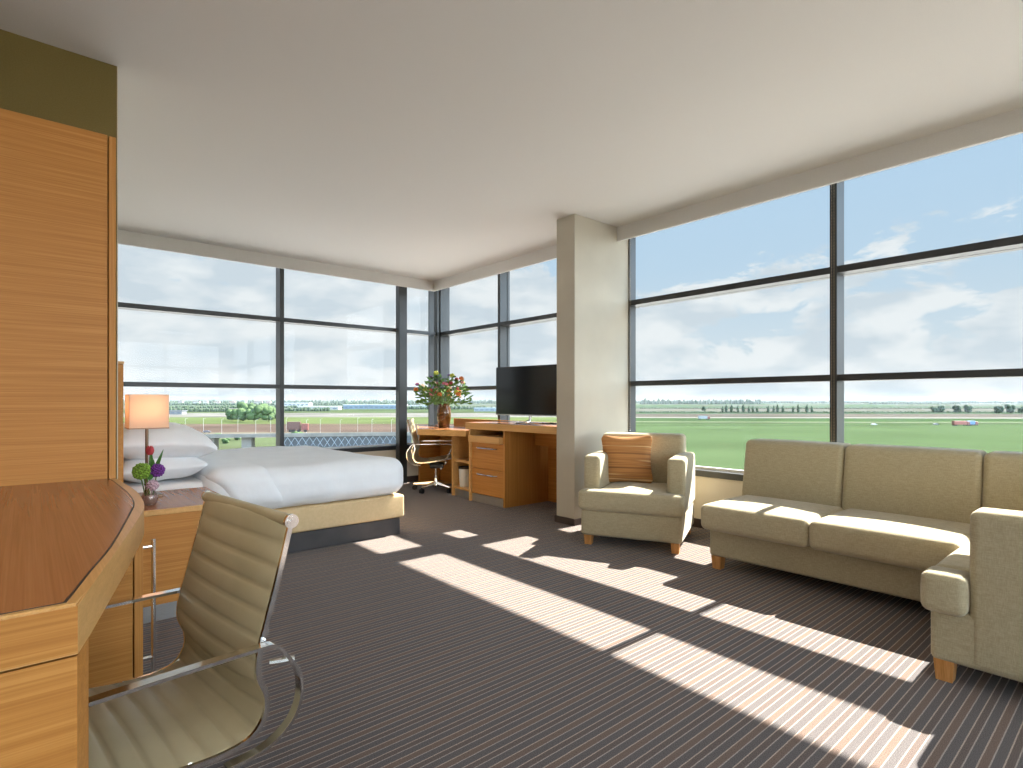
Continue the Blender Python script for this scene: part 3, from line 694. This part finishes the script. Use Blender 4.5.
# flower vase
t = empty('flower_vase', (3.86, 5.74, LZ+.0012), 0, 'amber glass vase with a loose bouquet on the corner desk', 'vase')
bm = bmesh.new(); lathe(bm, [(.060, 0), (.066, .01), (.083, .10), (.088, .18), (.083, .24), (.068, .272), (.072, .295), (.068, .295), (.064, .272), (.079, .24), (.084, .18), (.079, .10), (.060, .014)], 28)
link('vase', bm, M['amberglass'], t, True, auto=False)
heads = []
fm = {'red': cmat('bloom_red', (.40, .05, .05), sc=50, v=.4), 'orange': cmat('bloom_orange', (.70, .22, .05), sc=50, v=.3), 'pink': cmat('bloom_pink', (.62, .22, .28), sc=50, v=.4), 'purple': cmat('bloom_mauve', (.16, .06, .20), sc=50, v=.4), 'yellow': cmat('bloom_lime', (.50, .52, .08), sc=50, v=.3), 'cream': cmat('bloom_cream', (.75, .58, .40), sc=50, v=.2)}
gl = cmat('bouquet_leaf', (.09, .19, .035), sc=20, v=.5)
names = list(fm)
for k in range(46):
    ang = random.random()*2*PI; rad = (.04+.30*random.random()**.75); z = .36+.36*random.random()*(1-.55*(rad/.36)**2)
    p = Vector((rad*math.cos(ang), rad*math.sin(ang), z)); base = Vector((p.x*.12, p.y*.12, .25))
    st = bmesh.new(); tube(st, smoothpts([(base.x*.6, base.y*.6, .03), base, (p.x*.55, p.y*.55, z*.72), p], 4), .0028, 5); so_ = link('stem', st, stemm, t, True)
    nm = names[k % 6]; r = {'red': .026, 'orange': .030, 'pink': .022, 'purple': .017, 'yellow': .032, 'cream': .026}[nm]
    bm = bmesh.new(); ball(bm, p, r*.6, 1)
    for q in range(14):
        zz = 1-1.7*(q+.5)/14; aa = q*2.4; w = math.sqrt(max(0, 1-zz*zz)); d = Vector((w*math.cos(aa), w*math.sin(aa), zz))
        ball(bm, p+d*r*.75, r*.42, 1, (1, 1, .6))
    link('bloom', bm, fm[nm], so_, True, auto=False)
bm = bmesh.new()
for k in range(300):
    ang = random.random()*2*PI; rad = .03+.30*random.random()**.7; z = .29+.36*random.random()*(1-.5*(rad/.33)**2)
    p = Vector((rad*math.cos(ang), rad*math.sin(ang), z)); d = Vector((math.cos(ang)+random.uniform(-.8, .8), math.sin(ang)+random.uniform(-.8, .8), random.uniform(-.3, 1.1))).normalized()
    leaf(bm, p, p+d*random.uniform(.04, .085), random.uniform(.016, .03), n=4)
tag(link('foliage', bm, gl, t, True, auto=False), kind='stuff')

# ================================================================== armchair
def soft_at(name, parent, x0, x1, y0, y1, z0, z1, r, crown=(0, 0, 0), wob=.0, mid=8, seed=0, lean=0, m='fabric'):
    def f(v, u):
        if lean: v.x += lean*(v.z+(z1-z0)/2)
        return v
    bm = soft(x1-x0, y1-y0, z1-z0, r, seg=5, mid=mid, crown=crown, wob=wob, seed=seed, fn=f)
    return link(name, shift(bm, ((x0+x1)/2, (y0+y1)/2, (z0+z1)/2)), M[m], parent, True, auto=False)
def foot(parent, x, y, h, s=.062, tx=0, ty=0):
    bm = bmesh.new(); a = s/2; b = a*.80
    lo = [bm.verts.new((x+i*b, y+j*b, 0)) for i, j in ((-1,-1),(1,-1),(1,1),(-1,1))]; hi = [bm.verts.new((x+i*a, y+j*a, h)) for i, j in ((-1,-1),(1,-1),(1,1),(-1,1))]
    bm.faces.new(lo[::-1]); bm.faces.new(hi)
    for k in range(4): bm.faces.new((lo[k], lo[(k+1) % 4], hi[(k+1) % 4], hi[k]))
    return link('foot', bm, M['footwood'], parent)
fdir = math.atan2(-.418, -.908)
t = empty('armchair', (3.708, 2.723, 0), fdir, 'beige woven fabric armchair with wooden feet standing by the column', 'armchair')
soft_at('base', t, -.37, .375, -.375, .375, .075, .275, .022, crown=(.006, .004, 0))
bm = soft(.62, .522, .155, .035, seg=5, mid=12, crown=(.0, 0, .018)); shift(bm, (.080, 0, .3475))
b2 = soft(.135, .782, .152, .032, seg=5, mid=12, crown=(.008, .004, .004)); shift(b2, (.3375, 0, .3465))
me_ = bpy.data.meshes.new('x'); b2.to_mesh(me_); b2.free(); bm.from_mesh(me_); bpy.data.meshes.remove(me_)
link('seat_cushion', bm, M['fabric'], t, True, auto=False)
for sg in (-1, 1):
    soft_at('armrest', t, -.37, .275, min(sg*.255, sg*.385), max(sg*.255, sg*.385), .272, .675, .03, crown=(.004, .006, .006), mid=8)
soft_at('backrest', t, -.37, -.17, -.37, .31, .272, .825, .035, crown=(.012, 0, .004), mid=10, lean=-.08)
for x in (-.32, .325):
    for y in (-.325, .325): foot(t, x, y, .078)
# throw pillow
def tp(v, u):
    e = max(0, (1-u[1]**2*.98)*(1-u[2]**2*.98)); v.x *= (.10+.90*e**.55)
    k = 1+.07*(abs(u[1]*u[2]))**2; v.y *= k; v.z *= k
    v.y *= 1-.05*(1-u[2]**2)*abs(u[1]); v.z *= 1-.05*(1-u[1]**2)*abs(u[2])
    return v
bm = soft(.15, .40, .38, .045, seg=4, mid=14, fn=tp)
bmesh.ops.rotate(bm, verts=bm.verts[:], matrix=Matrix.Rotation(.10, 3, 'Y') @ Matrix.Rotation(0.02, 3, 'X'))
o = link('throw_pillow', bm, M['stripes'], None, True, auto=False)
o.rotation_euler = (0, -.17, fdir+.10); c0 = Vector((3.708, 2.723, 0)); fx = Vector((math.cos(fdir), math.sin(fdir), 0)); fy = Vector((-fx.y, fx.x, 0))
o.location = c0+fx*(-.045)+fy*(-.115)+Vector((0, 0, .625)); tag(o, 'rust and tan striped square cushion leaning in the armchair', 'cushion')

# ================================================================== corner sofa
t = empty('corner_sofa', (3.40, 1.0, 0), 0, 'large beige woven corner sofa with two long seat cushions under the window', 'sofa')
o_ = (-3.40, -1.0)
def sf(name, x0, x1, y0, y1, z0, z1, r, **k): return soft_at(name, t, x0-3.4, x1-3.4, y0-1.0, y1-1.0, z0, z1, r, **k)
sf('base', 3.40, 4.24, .60, 1.945, .085, .28, .02, crown=(.004, .004, 0))
sf('base', 2.71, 4.24, -.30, .598, .080, .285, .02, crown=(.004, .004, 0))
sf('seat_cushion', 3.295, 3.905, 1.292, 1.955, .270, .432, .036, crown=(.010, .006, .016), mid=12)
sf('seat_cushion', 3.295, 3.905, .612, 1.288, .270, .432, .036, crown=(.010, .006, .016), mid=12)
sf('seat_cushion', 2.672, 2.82, .48, .622, .275, .428, .026, crown=(.006, .006, .004), mid=6)
sf('seat_cushion', 2.815, 3.45, .02, .622, .275, .430, .045, crown=(.0, .008, .012), mid=10)
sf('seat_cushion', 3.455, 3.905, .02, .608, .275, .430, .045, crown=(.0, .0, .012), mid=8)
for (y0, y1) in ((1.330, 1.985), (.640, 1.326), (.02, .636)):
    sf('back_cushion', 3.875, 4.09, y0, y1, .30, .818, .035, crown=(.012, .002, .004), mid=10, lean=.18)
sf('backrest', 4.03, 4.25, .0, 1.97, .28, .775, .03, crown=(0, .004, 0), lean=.06)
sf('backrest', 2.86, 4.25, -.30, -.10, .28, .80, .03, crown=(0, .004, 0))
sf('back_cushion', 2.86, 3.87, -.11, .03, .40, .79, .035, crown=(.002, .012, .004), mid=8)
sf('armrest', 2.705, 2.85, -.30, .475, .082, .685, .030, crown=(.003, .004, .006), mid=8)
for (x, y) in ((3.44, 1.90), (4.19, 1.90), (2.750, .555), (2.750, -.25), (4.19, -.25), (4.19, .7)):
    foot(t, x-3.4, y-1.0, .084, .066)

# ================================================================== blind chains
def chain(loc, z0, z1, label):
    t = empty('blind_chain', (loc[0], loc[1], z0), 0, label, 'blind chain', 'bead chains of the roller blinds')
    for k, dy in enumerate((-.008, .008)):
        bm = bmesh.new(); L_ = z1-z0; tube(bm, [(0, dy, 0), (0, dy, L_)], .0009, 5, cap=True)
        n = int(L_/.022)
        for i in range(n): ball(bm, (0, dy, .022*(i+.5)), .0028, 1)
        link('bead_strand', bm, mat('bead_chain_plastic', (.34, .27, .18), .4), t, True, auto=False)
    bm = bmesh.new(); tube(bm, [(0, -.008, 0), (0, -.004, -.008), (0, .004, -.008), (0, .008, 0)], .0025, 6); link('loop_end', bm, M['alu'], t, True)
chain((4.408, 1.548, 0), .76, ZC-.01, 'roller blind bead chain hanging on the window post above the sofa')
chain((4.408, 3.352, 0), .82, ZC-.01, 'roller blind bead chain hanging beside the beige column')

# ================================================================== landscape, seen from a high floor
GZ = -19.0
F2 = Vector((math.sin(YAW), math.cos(YAW), 0)); R2 = Vector((math.cos(YAW), -math.sin(YAW), 0))
def gp(u, v, z=GZ):
    """point of the ground plain in direction u and at the depression of row v"""
    d = FPX*(CAM_H-z)/(v-401.0); p = F2*d+R2*d*(u-511.5)/FPX
    return Vector((p.x, p.y, z))
gm = flat(mat('far_farmland', rough=.95)); n, l, p = NT(gm)
tcg = n.new('ShaderNodeTexCoord'); vor = n.new('ShaderNodeTexVoronoi'); mpg = n.new('ShaderNodeMapping'); mpg.inputs['Rotation'].default_value = (0, 0, YAW); mpg.inputs['Scale'].default_value = (.0012, .0035, 0)
l.new(tcg.outputs['Object'], mpg.inputs[0]); l.new(mpg.outputs[0], vor.inputs['Vector']); vor.inputs['Scale'].default_value = 1
rg = n.new('ShaderNodeValToRGB'); sx = n.new('ShaderNodeSeparateColor'); l.new(vor.outputs['Color'], sx.inputs[0]); l.new(sx.outputs[0], rg.inputs[0]); rg.color_ramp.interpolation = 'CONSTANT'
el = rg.color_ramp.elements; el[0].color = (0.055, 0.071, 0.046, 1); el[1].position = .85; el[1].color = (0.071, 0.092, 0.050, 1)
for q, c in ((.2, (0.084, 0.080, 0.063, 1)), (.4, (0.050, 0.080, 0.034, 1)), (.6, (0.092, 0.084, 0.076, 1)), (.72, (0.042, 0.067, 0.038, 1))): e = el.new(q); e.color = c
l.new(rg.outputs[0], p.inputs['Base Color'])
bm = bmesh.new(); vs = [bm.verts.new((30000*math.cos(2*PI*k/64), 30000*math.sin(2*PI*k/64), GZ)) for k in range(64)]; bm.faces.new(vs); struct('ground', bm, gm)
FA = .40
def field(name, u0, u1, vfar, vnear, col, v=.12, sc=.05, z=GZ+.25, stretch=(1, 1, 1), rows=None):
    z = z+.0; bm = bmesh.new(); N = 10
    a = [gp(u0+(u1-u0)*k/N, vfar if not isinstance(vfar, tuple) else vfar[0]+(vfar[1]-vfar[0])*k/N, z) for k in range(N+1)]
    b = [gp(u0+(u1-u0)*k/N, vnear if not isinstance(vnear, tuple) else vnear[0]+(vnear[1]-vnear[0])*k/N, z) for k in range(N+1)]
    av = [bm.verts.new(q) for q in a]; bv = [bm.verts.new(q) for q in b]
    for k in range(N): bm.faces.new((av[k], av[k+1], bv[k+1], bv[k]))
    col = tuple(x*FA for x in col)
    m = noisy(flat(mat(name+'_ground', rough=.95)), sc, tuple(x*(1-v) for x in col), tuple(x*(1+v) for x in col), stretch=stretch, detail=6)
    return struct(name, bm, m)
# east: meadows, roads, ploughed strips
field('field', 600, 1250, 421.0, 900, (.140, .208, .098), .12, .012)
field('field', 600, 1250, (419.3, 420.3), (421.0, 421.0), (.10, .17, .07), .2, .01)
field('field', 600, 1250, (417.5, 418.6), (419.3, 420.3), (.11, .20, .08), .1, .01)
field('field', 600, 1250, 413.8, (417.5, 418.6), (.20, .18, .15), .2, .004)
field('field', 600, 1250, 411.5, 413.8, (.09, .15, .08), .2, .003)
field('field', 600, 1250, 408.5, 411.5, (.21, .21, .17), .15, .002)
field('field', 600, 1250, 406.0, 408.5, (.12, .19, .11), .15, .001)
field('road', 600, 1250, (417.1, 417.9), (417.8, 419.0), (.48, .47, .42), .1, .02, GZ+.7)
field('dirt_track', 600, 930, (424.5, 424.0), (424.9, 424.5), (.20, .30, .14), .1, .05, GZ+.6)
field('dirt_track', 600, 1250, (421.3, 423.3), (421.9, 423.7), (.36, .40, .26), .1, .05, GZ+.6)
# north: meadow, ploughed land, motorway, yards
field('field', -200, 598, 446, 1500, (.17, .20, .11), .25, .03)
field('field', -200, 598, (444, 433), 446, (.19, .24, .125), .25, .03)
field('field', -200, 598, (434, 431), (444, 433), (.30, .27, .21), .25, .02)
field('field', -200, 598, (424.5, 423.5), (434, 431), (.21, .155, .125), .22, .02)
field('field', -200, 598, 417.2, (424.5, 423.5), (.205, .265, .105), .2, .012)
field('yard', -200, 598, 413.0, 417.2, (.33, .32, .29), .3, .012)
field('field', -200, 598, 409.0, 413.0, (.13, .18, .08), .3, .008)
field('yard', -200, 598, 406.3, 409.0, (.26, .26, .24), .3, .004)

# unseen pale ground disc, added to bounce sunlight up to the ceiling
bm = bmesh.new(); vs = [bm.verts.new((150*math.cos(2*PI*k/48), 150*math.sin(2*PI*k/48), GZ+.4)) for k in range(48)]; bm.faces.new(vs)
struct('bounce_ground', bm, noisy(mat('bounce_paving', rough=.9), .3, (.48, .46, .43), (.54, .52, .49)))
# trees: one crown and one trunk each
treem = [noisy(mat('tree_leaves', rough=.9), .5, (.040, .075, .022), (.085, .14, .045), detail=6), noisy(mat('far_tree_leaves', rough=.9), .4, (.035, .062, .03), (.07, .105, .05), detail=6)]
bark = cmat('bark', (.09, .07, .05))
def tree_mesh(kind, seed):
    random.seed(seed); bm = bmesh.new()
    if kind == 'round':
        for k in range(16):
            a = random.random()*6.28; r = random.random()**.6*.34; z = .28+.50*random.random()
            ball(bm, (r*math.cos(a), r*math.sin(a), z), .19+.07*random.random(), 2, (1, 1, .85), .5, seed+k)
    else:
        for k in range(9):
            z = .16+.09*k; r = .12*math.sin(PI*min(1, .25+k/10)); ball(bm, (random.uniform(-.03, .03), random.uniform(-.03, .03), z), r+.03, 1, (1, 1, 1.3), .5, seed+k)
    return bm
protos = {}
def tree(kind, pos, h, label, group, mi=0, wide=1.0):
    key = (kind, random.randrange(3), mi)
    if key not in protos:
        st = random.getstate(); r = bpy.data.objects.new('tree', None)
        bm = tree_mesh(kind, 11+key[1]); c = link('crown', bm, treem[mi], None, True, auto=False)
        bm = bmesh.new(); tube(bm, [(0, 0, -.02), (0, 0, .4)], [.025, .014], 6); tr = link('trunk', bm, bark, None, True)
        protos[key] = (c.data, tr.data); bpy.data.objects.remove(c); bpy.data.objects.remove(tr); bpy.data.objects.remove(r); random.setstate(st)
    t = empty('tree', pos, random.random()*6, label, 'tree', group); t.scale = (h*wide, h*wide, h)
    for nm, me in zip(('crown', 'trunk'), protos[key]):
        o = bpy.data.objects.new(nm, me); COL.objects.link(o); o.parent = t
random.seed(5)
ORD = ['first', 'second', 'third', 'fourth', 'fifth', 'sixth', 'seventh', 'eighth', 'ninth', 'tenth', 'eleventh', 'twelfth', 'thirteenth', 'fourteenth', 'fifteenth', 'sixteenth']
for i, (u, v, h) in enumerate(((232, 421.2, 13), (240, 422.2, 15.5), (247.5, 419.6, 20), (254, 422.3, 17), (262, 419.8, 20), (268.5, 422.0, 16), (276, 420.2, 14))):
    tree('round', gp(u, v), h, ORD[i]+' broadleaf tree from the left in the meadow clump above the bed', 'trees of the meadow clump', 0, .95)
for i, (u, v, h) in enumerate(((204, 444.5, 4), (216, 442.0, 5), (226, 444, 3), (238, 440.5, 3.5), (298, 441.5, 6.0), (311, 442.5, 4.0))):
    tree('round', gp(u, v), h, ORD[i]+' low bush from the left in front of the viaduct', 'bushes before the viaduct', 0, 1.3)
for i, u in enumerate((722, 727, 732, 737, 744, 748, 752, 757, 769, 774, 778, 783, 793, 798, 806, 811)):
    tree('poplar', gp(u+random.uniform(-1, 1), 412.8), random.uniform(12.5, 17), ORD[i]+' poplar from the left in the far row left of the window post', 'poplars left of the window post', 1, 1.1)
for i, (u, v, h) in enumerate(((704, 411.5, 11), (934, 413.2, 14), (941, 413.2, 14), (957, 413.5, 14), (968, 413.6, 15), (999, 414.2, 14), (1010, 414.2, 16), (1022, 414.5, 14))):
    tree('round', gp(u, v), h, ORD[i]+' lone round tree from the left on the eastern plain', 'scattered trees on the plain', 1, .8)
# woods on the horizon
def woods(u0, u1, v, h, seed, label, m=1):
    random.seed(seed); bm = bmesh.new(); d = (gp(u0, v)-gp(u1, v)).length; n = max(30, int((u1-u0)*.9))
    for k in range(n):
        u = u0+(u1-u0)*(k+random.random())/n; q = gp(u, v+random.uniform(-.05, .05)); hh = h*random.uniform(.55, 1.1)
        ball(bm, (q.x, q.y, GZ+hh*.35), hh*.65, 1, (d/n/hh*1.7, d/n/hh*1.7, 1), .4, seed+k)
    o = link('woodland', bm, treem[m], None, True, auto=False); tag(o, label, 'woodland', None, 'stuff')
woods(110, 600, 403.6, 32, 21, 'long dark wood along the northern horizon')
woods(110, 420, 404.9, 14, 22, 'lower belt of trees before the northern town')
woods(600, 1100, 403.2, 24, 23, 'thin blue wood along the eastern horizon')
woods(640, 760, 404.2, 34, 24, 'nearer wood left on the eastern horizon')
woods(870, 960, 404.0, 17, 25, 'dark straight wood at the middle of the eastern horizon')
woods(160, 230, 411.8, 9, 31, 'green tree belt left of the meadow clump')
woods(276, 330, 411.3, 9, 32, 'green tree belt right of the thin window post')
woods(140, 345, 408.2, 9, 33, 'upper tree belt between the town and the meadow')
woods(405, 560, 409.5, 10, 34, 'tree belt seen beside the thick window post and over the desk')
woods(640, 1030, 408.6, 4, 35, 'thin hedge line across the middle of the eastern plain')
woods(640, 1030, 412.6, 3, 36, 'nearer hedge line across the eastern plain')
random.seed(9)
# buildings
def shed(u, v, w, h, dpt, roofc, wallc, label, rz=None, nwin=5):
    q = gp(u, v); t = empty('warehouse', q, -YAW if rz is None else rz, label, 'building')
    link('wall', B((-w/2, w/2, 0, dpt, -.5, h)), cmat('shed_wall', wallc, v=.1, sc=.05), t)
    link('roof', B((-w/2-1, w/2+1, -1, dpt+1, h, h+1.2)), cmat('shed_roof', roofc, v=.05, sc=.05), t)
    for k in range(nwin):
        x = -w/2+w*(k+.5)/nwin; link('window', B((x-w/nwin*.3, x+w/nwin*.3, -.3, 0, h*.35, h*.65)), mat('shed_window', (.10, .13, .16), .3), t)
shed(374, 409.2, 150, 10, 40, (.62, .64, .66), (.15, .21, .27), 'long low grey-blue warehouse with pale roof on the northern skyline', nwin=12)
shed(318, 410.0, 90, 7, 25, (.55, .55, .55), (.32, .32, .30), 'smaller pale shed left of the long warehouse', nwin=6)
shed(292, 406.2, 130, 12, 40, (.6, .6, .6), (.45, .46, .46), 'pale hall just right of the thin window post above the bed', nwin=8)
shed(173, 414.6, 26, 5, 12, (.15, .16, .17), (.22, .22, .22), 'small dark roofed shed beside the lamp shade', nwin=3)
shed(425, 408.5, 80, 8, 30, (.6, .6, .6), (.28, .33, .38), 'grey hall seen past the thick window post', nwin=6)
shed(487, 411.5, 50, 6, 20, (.35, .42, .46), (.25, .3, .34), 'teal-grey hall seen over the drawer cabinet', nwin=5)
for k, (u, hh, w) in enumerate(((245, 34, 10), (180, 20, 30), (196, 16, 44), (205, 18, 26), (216, 15, 40), (232, 17, 36), (258, 16, 50), (268, 19, 30))):
    q = gp(u, 404.0); t = empty('apartment_block' if k else 'tower_block', q, -YAW, 'slim tower standing above the northern town' if k == 0 else ORD[k-1]+' distant town building from the left on the northern skyline', 'building', None if k == 0 else 'distant town buildings')
    link('wall', B((-w/2, w/2, 0, 20, -.5, hh)), cmat('town_wall', random.choice(((.35, .25, .22), (.42, .40, .38), (.30, .27, .26))), v=.1, sc=.05), t)
    link('roof', B((-w/2-.5, w/2+.5, -.5, 20.5, hh, hh+2.5)), cmat('town_roof', (.24, .12, .10), v=.1, sc=.05), t)
# viaduct with lattice parapet
V0 = gp(150, 434.5, GZ+9); V1 = gp(470, 431.0, GZ+9); dv = (V1-V0); Lv = dv.length; ra = math.atan2(dv.y, dv.x)
t = empty('viaduct', (V0.x, V0.y, GZ), ra, 'long low road viaduct crossing the fields behind the bed', 'bridge')
conc = cmat('viaduct_concrete', (.20, .185, .165), v=.15, sc=.3); steel = cmat('lattice_steel', (.065, .07, .075), v=.1, sc=.3); lat = mat('lattice_bars', (.30, .33, .36), .6)
link('deck', B((-60, Lv+6, 0, 9, 7.6, 8.3)), conc, t)
link('parapet', B((-60, Lv+6, -.15, 0, 8.3, 8.9)), conc, t)
for k in range(14):
    x = -30+k*Lv/9
    if x < Lv: link('pier', B((x-1.6, x+1.6, 2, 7, 0, 7.6)), conc, t)
bm = bmesh.new(); xa = Lv*.38; addbox(bm, (xa, Lv*.80, .5, 1.2, 3.4, 7.6)); link('girder', bm, steel, t)
bm = bmesh.new(); k = 0; x = xa; st = 2.4
while x < Lv*.80-st:
    tube(bm, [(x, .35, 3.6), (x+st, .35, 7.4)], .09, 4); tube(bm, [(x, .35, 7.4), (x+st, .35, 3.6)], .09, 4); x += st
tag(link('lattice', bm, lat, t), kind='stuff')
# street lamps along the road
for k in range(14):
    u = 186+k*17+random.uniform(-2, 2); q = gp(u, 433.5+random.uniform(-2, 2))
    o = empty('street_lamp', q, 0, ORD[k]+' thin pale street lamp from the left along the motorway', 'street lamp', 'street lamps along the motorway')
    bm = bmesh.new(); tube(bm, [(0, 0, 0), (0, 0, 9)], .06, 5); link('pole', bm, mat('lamp_pole', (.55, .56, .57), .5), o)
    bm = bmesh.new(); tube(bm, [(0, 0, 9), (1.2, 0, 9.3)], .05, 5); link('arm', bm, bpy.data.materials['lamp_pole'], o)
# vehicles
def vehicle(kind, u, v, col, label, rz, z=GZ+.6, L=4.3):
    q = gp(u, v, z); t = empty(kind, q, rz, label, 'vehicle')
    m_ = mat('vehicle_paint', col, .4)
    if kind == 'car':
        bm = bmesh.new(); prism(bm, [(-2.1, 0.35), (2.1, .35), (2.15, .8), (1.3, .95), (.7, 1.45), (-.9, 1.45), (-1.6, 1.0), (-2.15, .9)], -.85, .85)
        bmesh.ops.rotate(bm, verts=bm.verts[:], matrix=Matrix.Rotation(PI/2, 3, 'X')); link('body', bm, m_, t)
        for x in (-1.3, 1.3):
            for y in (-.85, .7):
                bm = bmesh.new(); tube(bm, [(x, y, .33), (x, y+.15, .33)], .33, 12); link('wheel', bm, M['black'], t)
    else:
        link('trailer', B((-L/2, L/2-2.8, -1.25, 1.25, 1.0, 3.9), bev=.05), m_, t)
        link('cab', B((L/2-2.4, L/2, -1.2, 1.2, .7, 3.2), bev=.15), mat('cab_paint', (.20, .06, .05), .4), t)
        for x in (-L/2+1, -L/2+2.2, L/2-3.4, L/2-1):
            for y in (-1.25, 1.0):
                bm = bmesh.new(); tube(bm, [(x, y, .5), (x, y+.25, .5)], .5, 12); link('wheel', bm, M['black'], t)
vehicle('truck', 961, 425.8, (.28, .07, .05), 'long red truck on the road across the meadow', -YAW+.1, GZ+.2, 14)
vehicle('truck', 972, 425.6, (.10, .20, .40), 'blue truck right behind the red truck', -YAW+.1, GZ+.2, 9)
vehicle('car', 936, 425.0, (.3, .3, .3), 'grey car left of the red truck on the meadow road', -YAW, GZ+.2)
vehicle('car', 874, 425.2, (.6, .6, .6), 'pale car just right of the window post over the sofa', -YAW, GZ+.2)
vehicle('truck', 704, 419.6, (.30, .32, .33), 'grey truck on the far road left in the sofa window', -YAW, GZ+.3, 12)
vehicle('truck', 298, 432.0, (.10, .045, .035), 'dark red lorry right of the thin post above the bed', ra, GZ+8.3, 7.5)
vehicle('car', 200, 437.5, (.05, .05, .06), 'black car on the track left of the viaduct piers', ra+.3)
vehicle('car', 190, 434.0, (.5, .5, .5), 'silver car near the pillow tip', ra)
vehicle('car', 207, 432.8, (.10, .10, .12), 'dark car driving behind the pillow', ra)

# summer haze over the plain
hz = bpy.data.materials.new('summer_haze'); hz.use_nodes = True; hn = hz.node_tree.nodes; hl = hz.node_tree.links; hn.clear()
ho = hn.new('ShaderNodeOutputMaterial'); hv = hn.new('ShaderNodeVolumeScatter'); hv.inputs['Color'].default_value = (.20, .24, .28, 1); hv.inputs['Density'].default_value = .00014; hv.inputs['Anisotropy'].default_value = .2
hl.new(hv.outputs[0], ho.inputs['Volume'])
hb = link('haze', B((-5000, 5000, 170, 6000, GZ+.05, GZ+55)), hz, None, rot=(0, 0, -YAW)); hb['kind'] = 'structure'
